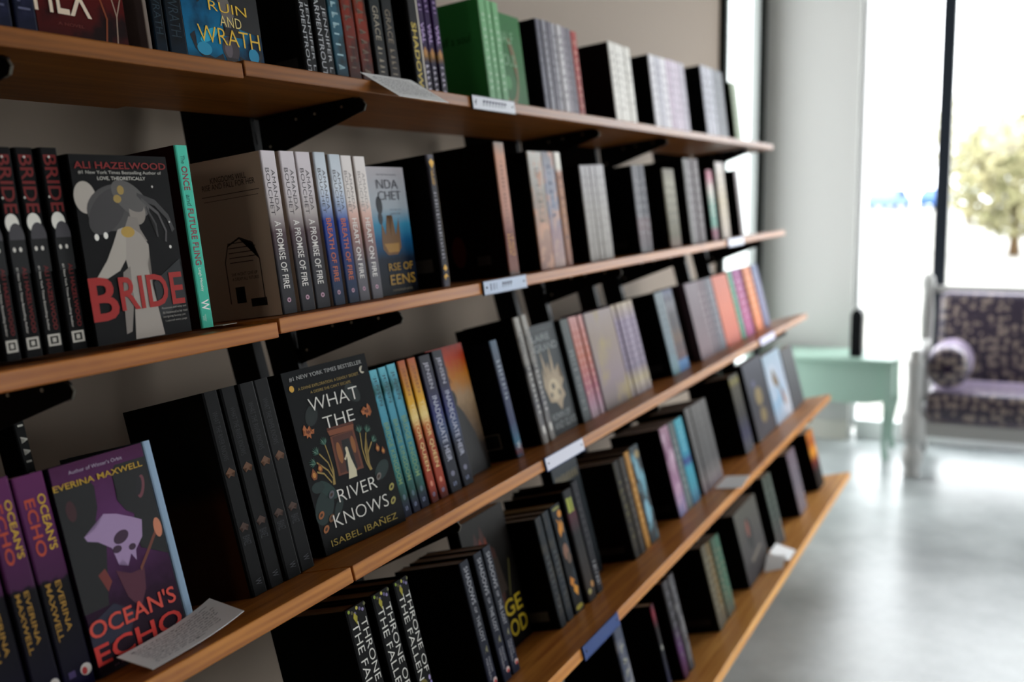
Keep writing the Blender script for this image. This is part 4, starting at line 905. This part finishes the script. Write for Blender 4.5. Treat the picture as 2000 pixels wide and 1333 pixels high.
# ===== bottom shelf
book(5, 1.62, .042, .205, 'small dark book with grey white page edges, bottom shelf under the blue label', None, spine='#77727e', side='#15130f', pages='#a39aa0', ins=.075)
book(5, 1.9075, .0445, .2281, 'deep green black book with speckled blue grey spine, bottom shelf', None, spine='#5f6472', noise=.9, ncol='#8a8a90', nscale=3, side='#0d110e', hard=True, text=dashes(7, .15, .9, .3, .7, '#a3a298', 4))
book(5, 2.1238, .0213, .2014, 'narrow blue black spine with pink mark and star, bottom shelf', None, spine=((0, '#2c3050'), (.5, '#20202a'), (.75, '#2a2024'), (.9, '#8a3a4c'), (1, '#4c2030')), side='#070607', text=[(ell(.5, .5, .5, .5, 8), .44, .50, .2, .8, '#9a9a94')])
for i, (x, w) in enumerate(((2.2193, .0370), (2.2651, .0360))):
    book(5, x, w, .2172, ('purple edged dark grey spine' if i == 0 else 'pewter grey spine with white dots') + ', middle of the bottom shelf', None, hard=True, spine=(((0, '#5a3a4c'), (.3, '#6a4a72'), (.55, '#4c4a4e'), (1, '#5a585a')) if i == 0 else ((0, '#5c585a'), (1, '#68676a'))), noise=.3, ncol=None if i == 0 else '#8a8888', nscale=4, side='#170d16', text=dashes(7, .1, .85, .3, .7, '#77757a', i))
for i, (x, w, h, c) in enumerate(((2.5104, .0381, .2085, '#6f6a5c'), (2.5492, .0429, .2040, '#77684a'), (2.5994, .0370, .2021, '#5c6f60'), (2.6372, .0360, .1993, '#557766'))):
    book(5, x, w, h, ('first of two khaki brown spines', 'second of two khaki brown spines', 'first of two faded green spines', 'second of two faded green spines')[i] + ', bottom shelf', 'faded spines on the bottom shelf', spine=((0, '#6a665c'), (.3, c), (1, c)), noise=.4, side='#160f0d' if i == 0 else '#191914', pages='#8a8478', text=dashes(8, .15, .85, .3, .7, '#8f8a74', i), stext=barcode(.25, .08, .85, .16, '#3a3432') if i == 0 else ())
book(5, 2.8269, .245, .2008, 'grey cover facing out with reddish figure, bottom shelf behind the tent card', None, face=True, t=.036, spine=((0, '#4c494c'), (.5, '#5a5856'), (1, '#68665f')), noise=.5, side='#1a1a1a', pages='#8d877c', art=[(ell(.45, .60, .14, .22), '#2c2a2c'), (ell(.42, .68, .06, .12), '#8a5a4c'), ([(.3, .28), (.75, .36), (.8, .32), (.35, .22)], '#7d756c')])
for i in range(2):
    book(5, 2.8269, .245, .2008, ('first' if i == 0 else 'second') + ' black edged copy stacked directly behind the reddish figure cover, bottom shelf', 'copies behind the reddish figure cover', face=True, t=.036, ins=.069 + .037 * (i + 1), spine='#1c1b1c', side='#141414', pages='#8d877c')
for i in range(2): book(5, 3.2004 + .0436 * i, .0428, .2131, f'{ORD[i]} of two sage grey spines after the grey cover, bottom shelf', 'sage grey spines on the bottom shelf', spine=((0, '#6d6a6a'), (.5, '#5f6862'), (1, '#6a7068')), side='#0a0a0a', text=dashes(6, .2, .8, .3, .7, '#858a84', i))
for i in range(3): book(5, 3.5467 + .0418 * i, .041, .2083, f'{ORD[i]} from the left of three mauve grey spines, bottom shelf', 'mauve grey spines on the bottom shelf', spine=((0, '#8a8084'), (.5, '#77727a'), (1, '#857880')), side='#0a090a', text=dashes(6, .2, .8, .3, .7, '#9c949a', i))
for i in range(2): book(5, 3.8884 + .0565 * i, .0556, .2066, f'{ORD[i]} of two fiery orange and black spines ending the bottom shelf', 'fiery orange spines', spine=((0, '#151214'), (.3, '#1c1412'), (.48, '#7a2c20'), (.62, '#d8a04a'), (.8, '#a8642c'), (1, '#c48a48')), noise=.3, side='#0d0b0c')
# ------------------------------------------------------------------ shelf labels and cards
def sign(row, x0, x1, label, face='#d5d6da', rim='#1d2a4c', marks=()):
    w = x1 - x0
    root = empty('shelf_label', label, 'shelf label', shelf_frame(row, x0, 0.0), 'label holders on the shelf edges')
    bm = bmesh.new()
    box(bm, 0, -.0026, -THICK - .003, w, -.0008, .0016)
    box(bm, 0, -.0040, .0006, w, -.0026, .0016); box(bm, 0, -.0040, -THICK - .003, w, -.0026, -THICK - .0018)
    box(bm, 0, -.0040, -THICK - .0018, .0016, -.0026, .0006)
    link_bm('holder', bm, flat(rim, .3), root)
    bm = bmesh.new(); box(bm, .0018, -.0034, -THICK - .0016, w - .001, -.0027, .0004)
    cd = link_bm('card', bm, flat(face, .35), root)
    bm = bmesh.new()
    for xx in (.012, w - .012):
        prism(bm, [(xx + .0016 * math.cos(2 * math.pi * k / 8), -THICK * .5 + .0016 * math.sin(2 * math.pi * k / 8)) for k in range(8)], 'y', -.0046, -.0034)
    link_bm('screw', bm, flat('#55575c', .4, metal=.6), root)
    if marks:
        dc = Decal()
        for (a, b, c, d, s) in marks:
            fn = (lambda a, b, c, d: lambda p, q, n: ((a + p * (c - a)) * w, -.0036, -THICK + (b + q * (d - b)) * THICK))(a, b, c, d)
            if isinstance(s, str): dc.text(fn, s, '#3a3f52', .004)
            else: dc.poly(fn, s, '#4a4f62')
        dc.done('lettering', root)


sign(1, 1.7086, 1.8819, 'white label in dark blue holder on top shelf edge under the green books', '#b9bac0', '#141a2c', [(.06, .2, .1, .75, [(0, 0), (.4, 0), (1, 1), (.6, 1)]), *[(.24 + .07 * k, .25, .29 + .07 * k, .75, [(0, 0), (.35, 0), (.35, .6), (1, .6), (1, 1), (0, 1)]) for k in range(8)]])
sign(2, 1.6340, 1.8075, 'white label with dark smudged letters on second shelf edge', '#a9b4c6', '#24365c', [*[(.42 + .06 * k, .3, .46 + .06 * k, .75, [(0, 0), (.4, 0), (.4, .5), (1, .5), (1, 1), (0, 1)]) for k in range(4)], (.15, .2, .17, .8, [(0, 0), (1, 0), (1, 1), (0, 1)]), (.22, .2, .235, .8, [(0, 0), (1, 0), (1, 1), (0, 1)]), (.28, .2, .29, .8, [(0, 0), (1, 0), (1, 1), (0, 1)])])
sign(3, 1.6876, 1.8647, 'blank white label with two screws on the middle shelf edge', '#cfcfd8', '#274a7c')
sign(4, 1.6268, 1.8001, 'blue label with one dark screw on the fourth shelf edge', '#36558c', '#2c4a80')
sign(2, 3.2739, 3.4695, 'white and violet label far along the second shelf edge', '#d5d6e2', '#6d6f94')
sign(3, 3.3353, 3.5454, 'white label far along the middle shelf edge by the coloured books', '#cfcbe0', '#55507c')


def card(label, P, name='paper_card', nlines=9, curl=0.0, ink='#3c3a42', sub=8, color='#fbfafc', seed=3):
    """thin sheet through four world points (back-left, back-right, front-right, front-left), handwriting on top"""
    A, B, Cc, Dd = [Vector(p) for p in P]
    nrm = (B - A).cross(Dd - A).normalized()
    if nrm.z < 0: nrm = -nrm

    def S(u, v):
        p = (A * (1 - u) + B * u) * (1 - v) + (Dd * (1 - u) + Cc * u) * v
        return p + nrm * curl * (u ** 3) * (1 - .3 * v)
    o0 = (A + B + Cc + Dd) / 4
    root = empty(name, label, 'card', Matrix.Translation(o0))
    bm = bmesh.new()
    g = [[bm.verts.new(S(i / sub, j / sub) - o0) for i in range(sub + 1)] for j in range(sub + 1)]
    h = [[bm.verts.new(S(i / sub, j / sub) - o0 - nrm * .0006) for i in range(sub + 1)] for j in range(sub + 1)]
    for j in range(sub):
        for i in range(sub):
            bm.faces.new([g[j][i], g[j + 1][i], g[j + 1][i + 1], g[j][i + 1]])
            bm.faces.new([h[j][i], h[j][i + 1], h[j + 1][i + 1], h[j + 1][i]])
    for k in range(sub):
        bm.faces.new([g[0][k], g[0][k + 1], h[0][k + 1], h[0][k]]); bm.faces.new([g[sub][k + 1], g[sub][k], h[sub][k], h[sub][k + 1]])
        bm.faces.new([g[k + 1][0], g[k][0], h[k][0], h[k + 1][0]]); bm.faces.new([g[k][sub], g[k + 1][sub], h[k + 1][sub], h[k][sub]])
    link_bm('sheet', bm, flat(color, .6), root)
    if nlines:
        rnd = random.Random(seed); dc = Decal()
        for l in range(nlines):
            v = .12 + .76 * (l + .5) / nlines
            u = .08 + rnd.random() * .04; end = .93 - rnd.random() * .12 if l < nlines - 1 else .6
            while u < end:
                L = .03 + rnd.random() * .07; pts = []
                n = max(4, int(L * 90))
                for q in range(n):
                    pts.append((u + L * q / (n - 1), v + (rnd.random() - .5) * .035))
                rib = stroke(pts, .011)
                dc.poly(lambda a, b, nn: S(a, b) - o0 + nrm * .0004, rib, ink)
                u += L + .018
        dc.done('handwriting', root)


def on_shelf(row, x, ins, up):
    return tuple(shelf_frame(row, x, ins, up).translation)


card('handwritten card drooping over the top shelf edge before the dark spines',
     [(1.398, .900, 1.4835), (1.545, .900, 1.4845), (1.540, .830, 1.4464), (1.3913, .830, 1.4461)], nlines=9, seed=5)
card('handwritten card with curled corner lying before the purple cover, middle shelf',
     [on_shelf(3, .782, .070, .015), on_shelf(3, .922, .070, .016), on_shelf(3, .909, .0125, .004), on_shelf(3, .775, .018, .0015)], nlines=10, curl=.012, seed=8, ink='#6d6a74')
card('blank white card lying on the fourth shelf before the ash grey spines',
     [on_shelf(4, 2.742, .07, .002), on_shelf(4, 2.883, .075, .002), on_shelf(4, 2.839, -.002, .003), on_shelf(4, 2.700, -.014, .0028)], nlines=0, color='#f6f6f8')
card('white tent card on the bottom shelf before the grey cover',
     [on_shelf(5, 3.03, .055, .035), on_shelf(5, 3.125, .055, .035), on_shelf(5, 3.135, .006, .004), on_shelf(5, 3.040, .006, .004)], nlines=0, color='#f4f4f4')
card('white folded flap leaning on the tent card, bottom shelf',
     [on_shelf(5, 2.955, .060, .003), on_shelf(5, 3.020, .058, .034), on_shelf(5, 3.030, .010, .022), on_shelf(5, 2.975, .012, .002)], nlines=0, color='#f4f4f4')
card('small white card under the teal spine on the second shelf',
     [on_shelf(2, 1.036, .075, .001), on_shelf(2, 1.075, .075, .001), on_shelf(2, 1.062, .045, .0012), on_shelf(2, 1.036, .045, .0012)], nlines=0, color='#b9b5ac')


# ------------------------------------------------------------------ mint side table with a black speaker
MINT = flat('#a3b9ae', .38)
tr = empty('side_table', 'mint green side table with cabriole legs by the end wall', 'table', Matrix.Translation((5.62, .86, 0)))
x0, x1, y0, y1 = -.14, .17, -.285, .285
bm = bmesh.new(); box(bm, x0 - .02, y0 - .02, .468, x1 + .02, y1 + .02, .49, bevel=.006); link_bm('tabletop', bm, MINT, tr)
bm = bmesh.new()
prof = [(y0 + .02, .468), (y1 - .02, .468), (y1 - .02, .285), (y1 - .09, .268), (.06, .268), (-.06, .268), (y0 + .11, .268), (y0 + .02, .285)]
prism(bm, [(p[0], p[1] - .0004) for p in prof], 'x', x0 + .006, x0 + .022); prism(bm, [(p[0], p[1] - .0004) for p in prof], 'x', x1 - .022, x1 - .006)
box(bm, x0 + .022, y0 + .006, .28, x1 - .022, y0 + .022, .4676); box(bm, x0 + .022, y1 - .022, .28, x1 - .022, y1 - .006, .4676)
link_bm('apron', bm, MINT, tr)
for sx in (0, 1):
    for sy in (0, 1):
        bm = bmesh.new()
        cx, cy = (x1 - .012 if sx else x0 + .012), (y1 - .012 if sy else y0 + .012)
        dx, dy = (1 if sx else -1), (1 if sy else -1)
        secs = [(.467, .0, .020), (.30, .0, .022), (.25, .004, .021), (.16, -.006, .014), (.07, -.010, .011), (.02, -.004, .013), (0, .0, .014)]
        prev = None
        for z, off, r in secs:
            q = [bm.verts.new((cx + dx * off + sxx * r, cy + dy * off + syy * r, z)) for sxx, syy in ((-1, -1), (1, -1), (1, 1), (-1, 1))]
            if prev:
                for k in range(4): bm.faces.new([prev[k], prev[(k + 1) % 4], q[(k + 1) % 4], q[k]])
            else: bm.faces.new(q)
            prev = q
        bm.faces.new(prev[::-1])
        link_bm('leg', bm, MINT, tr)
sp_ = empty('speaker', 'slim black speaker standing on the mint side table', 'speaker', Matrix.Translation((5.56, .745, .4905)))
bm = bmesh.new()
pr = [(-.024, 0), (.024, 0), (.027, .012), (.027, .20)] + [(.027 * math.cos(a), .20 + .035 * math.sin(a)) for a in [.26 * k for k in range(1, 12)]] + [(-.027, .20), (-.027, .012)]
prism(bm, pr, 'x', -.05, .05); link_bm('body', bm, flat('#222428', .5), sp_)
bm = bmesh.new(); prism(bm, [(p[0] * .8, .012 + p[1] * .92) for p in pr], 'x', -.0525, -.0502); link_bm('grille', bm, flat('#191b1e', .8), sp_)

# ------------------------------------------------------------------ upholstered bench
GREY = flat('#b4b4b2', .42)
br_ = empty('bench', 'white painted settee with dark floral cushions before the window', 'bench', Matrix.Translation((5.2, .44, 0)))
post_prof_old = [(.0, .0), (.024, .001), (.028, .02), (.02, .035), (.034, .06), (.042, .085), (.036, .12), (.022, .145), (.032, .17), (.046, .2), (.046, .285), (.03, .30), (.034, .33), (.026, .40), (.03, .5), (.036, .54), (.03, .555), (.034, .57), (.03, .584), (0.0, .586)]
post_prof = [(.001, .0), (.036, .001), (.040, .02), (.034, .035), (.042, .06), (.048, .085), (.044, .12), (.028, .145), (.038, .165), (.054, .185), (.056, .20), (.056, .285), (.042, .30), (.038, .33), (.034, .42), (.036, .5), (.040, .525), (.030, .54), (.026, .56), (.028, .584), (.001, .586)]
for nm, px, py in (('leg', 0, 0), ('leg', 0, -1.42)):
    bm = bmesh.new(); lathe(bm, post_prof, px, py); link_bm(nm, bm, GREY, br_)
for py in (0, -1.42):
    bm = bmesh.new()
    lathe(bm, [(.001, 0), (.022, .001), (.028, .05), (.022, .12), (.032, .2), (.032, .3), (.026, .45), (.030, .70), (.024, .80), (.032, .84), (.028, .875), (.001, .90)], .52, py)
    link_bm('back_post', bm, GREY, br_)
bm = bmesh.new(); box(bm, -.016, -1.385, .195, .016, -.035, .262, bevel=.004); link_bm('front_rail', bm, GREY, br_)
bm = bmesh.new(); box(bm, .505, -1.385, .20, .535, -.035, .262, bevel=.004); box(bm, .51, -1.39, .80, .535, -.03, .835, bevel=.006); link_bm('back_rail', bm, GREY, br_)
for py in (0, -1.42):
    bm = bmesh.new(); box(bm, .035, py - .014, .2, .49, py + .014, .262, bevel=.003); link_bm('side_rail', bm, GREY, br_)
    bm = bmesh.new(); box(bm, .03, py - .022, .545, .495, py + .022, .575, bevel=.008); link_bm('arm', bm, flat('#c6c6c4', .4), br_)
bm = bmesh.new(); box(bm, .03, -1.38, .235, .50, -.04, .26); link_bm('seat_deck', bm, flat('#8f8d8a', .7), br_)
bm = bmesh.new(); box(bm, -.035, -1.372, .263, .39, -.048, .405, bevel=.035); o = link_bm('seat_cushion', bm, damask(), br_)
bm = bmesh.new(); box(bm, 0, -1.36, 0, .085, -.06, .53, bevel=.035)
bc = link_bm('back_cushion', bm, damask(), br_); bc.matrix_basis = Matrix.Translation((.395, 0, .285)) @ Matrix.Rotation(math.radians(4), 4, 'Y')
bo = empty('bolster', 'round floral bolster on the settee seat beside its arm post', 'cushion', Matrix.Translation((5.19, .305, .508)))
bm = bmesh.new()
n = 28; rings = []
for x, r in ((.0, .02), (.003, .055), (.012, .083), (.03, .094), (.2, .097), (.34, .094), (.358, .083), (.367, .055), (.37, .02)):
    rings.append([bm.verts.new((x, r * math.cos(2 * math.pi * k / n), r * math.sin(2 * math.pi * k / n))) for k in range(n)])
for a, b in zip(rings, rings[1:]):
    for k in range(n):
        f = bm.faces.new([a[k], a[(k + 1) % n], b[(k + 1) % n], b[k]]); f.smooth = True
bm.faces.new(rings[0]); bm.faces.new(rings[-1][::-1])
link_bm('cushion_body', bm, damask(), bo)
bm = bmesh.new()
prism(bm, [(.018 * math.cos(2 * math.pi * k / 12), .018 * math.sin(2 * math.pi * k / 12)) for k in range(12)], 'x', -.007, .0); link_bm('button', bm, flat('#4a3f52', .5), bo)
for o in bpy.data.objects:
    if o.name.split('.')[0] in ('seat_cushion', 'back_cushion', 'leg', 'back_post') and o.parent == br_:
        for p in o.data.polygons: p.use_smooth = True

# ------------------------------------------------------------------ outside the window
bm = bmesh.new(); box(bm, 6.12, -40, -.25, 90, 40, -.12)
structure(link_bm('ground', bm, mottled('#8f8d88', '#a6a49e', .6, .85)))


def tree(x, y, z, r, label, seed, c1='#7d7d5c', c2='#aaa486'):
    root = empty('tree', label, 'tree', Matrix.Translation((x, y, -.12)))
    bm = bmesh.new()
    lathe(bm, [(.13, 0), (.10, .4), (.08, 1.0), (.05, z + .3)], 0, 0, 10); link_bm('trunk', bm, flat('#6d5c48', .9), root)
    bm = bmesh.new(); rnd = random.Random(seed)
    for k in range(2600):
        a = rnd.random() * 2 * math.pi; u = rnd.random() * 2 - 1; q = r * (.35 + .65 * rnd.random() ** .5) * (1 + .22 * math.sin(3 * a + seed) * (1 - abs(u)))
        s = math.sqrt(1 - u * u)
        c = Vector((q * s * math.cos(a), q * s * math.sin(a), z + q * u * 1.05))
        e1 = Vector((rnd.gauss(0, 1), rnd.gauss(0, 1), rnd.gauss(0, 1))).normalized() * .11; e2 = e1.orthogonal().normalized() * .06
        bm.faces.new([bm.verts.new(c - e1), bm.verts.new(c + e2), bm.verts.new(c + e1), bm.verts.new(c - e2)])
    me = bpy.data.meshes.new('foliage'); bm.to_mesh(me); bm.free(); me.materials.append(mottled(c1, c2, 2.5, .8))
    o = bpy.data.objects.new('foliage', me); COL.objects.link(o); o.parent = root


tree(25, .30, 1.65, 1.25, 'olive green tree outside the window, to the right of the mullion', 2)
tree(46, 2.2, 3.3, 1.7, 'paler tree farther off, just right of the mullion', 5, '#b5b39a', '#cdc9b4')


def car(x, y, c, label, L=4.1):
    root = empty('car', label, 'car', Matrix.Translation((x, y, -.12)) @ Matrix.Rotation(math.radians(80), 4, 'Z'))
    body = [(-L / 2, .28), (-L / 2, .72), (-L * .42, .82), (-L * .26, .88), (-L * .12, 1.34), (L * .2, 1.38), (L * .38, .95), (L / 2, .86), (L / 2, .28)]
    bm = bmesh.new(); prism(bm, body, 'x', -.8, .8); bmesh.ops.bevel(bm, geom=bm.edges[:], offset=.05, segments=2, affect='EDGES'); link_bm('body', bm, flat(c, .3), root)
    bm = bmesh.new(); gl = [(-L * .22, .92), (-L * .11, 1.28), (L * .19, 1.31), (L * .33, .95)]
    prism(bm, gl, 'x', -.812, -.802); link_bm('side_window', bm, flat('#2a2e33', .1), root)
    for yy in (-L * .31, L * .31):
        for xx in (-.78, .58):
            bm = bmesh.new()
            prism(bm, [(yy + .31 * math.cos(2 * math.pi * k / 18), .31 + .31 * math.sin(2 * math.pi * k / 18)) for k in range(18)], 'x', xx - .02, xx + .2); link_bm('wheel', bm, flat('#1d1d1f', .8), root)


car(72, 8.0, '#7d90ae', 'tiny blue car parked far outside, left of the window mullion')
car(76, 5.4, '#5f7aa4', 'tiny dark blue car far outside, partly behind the window mullion')
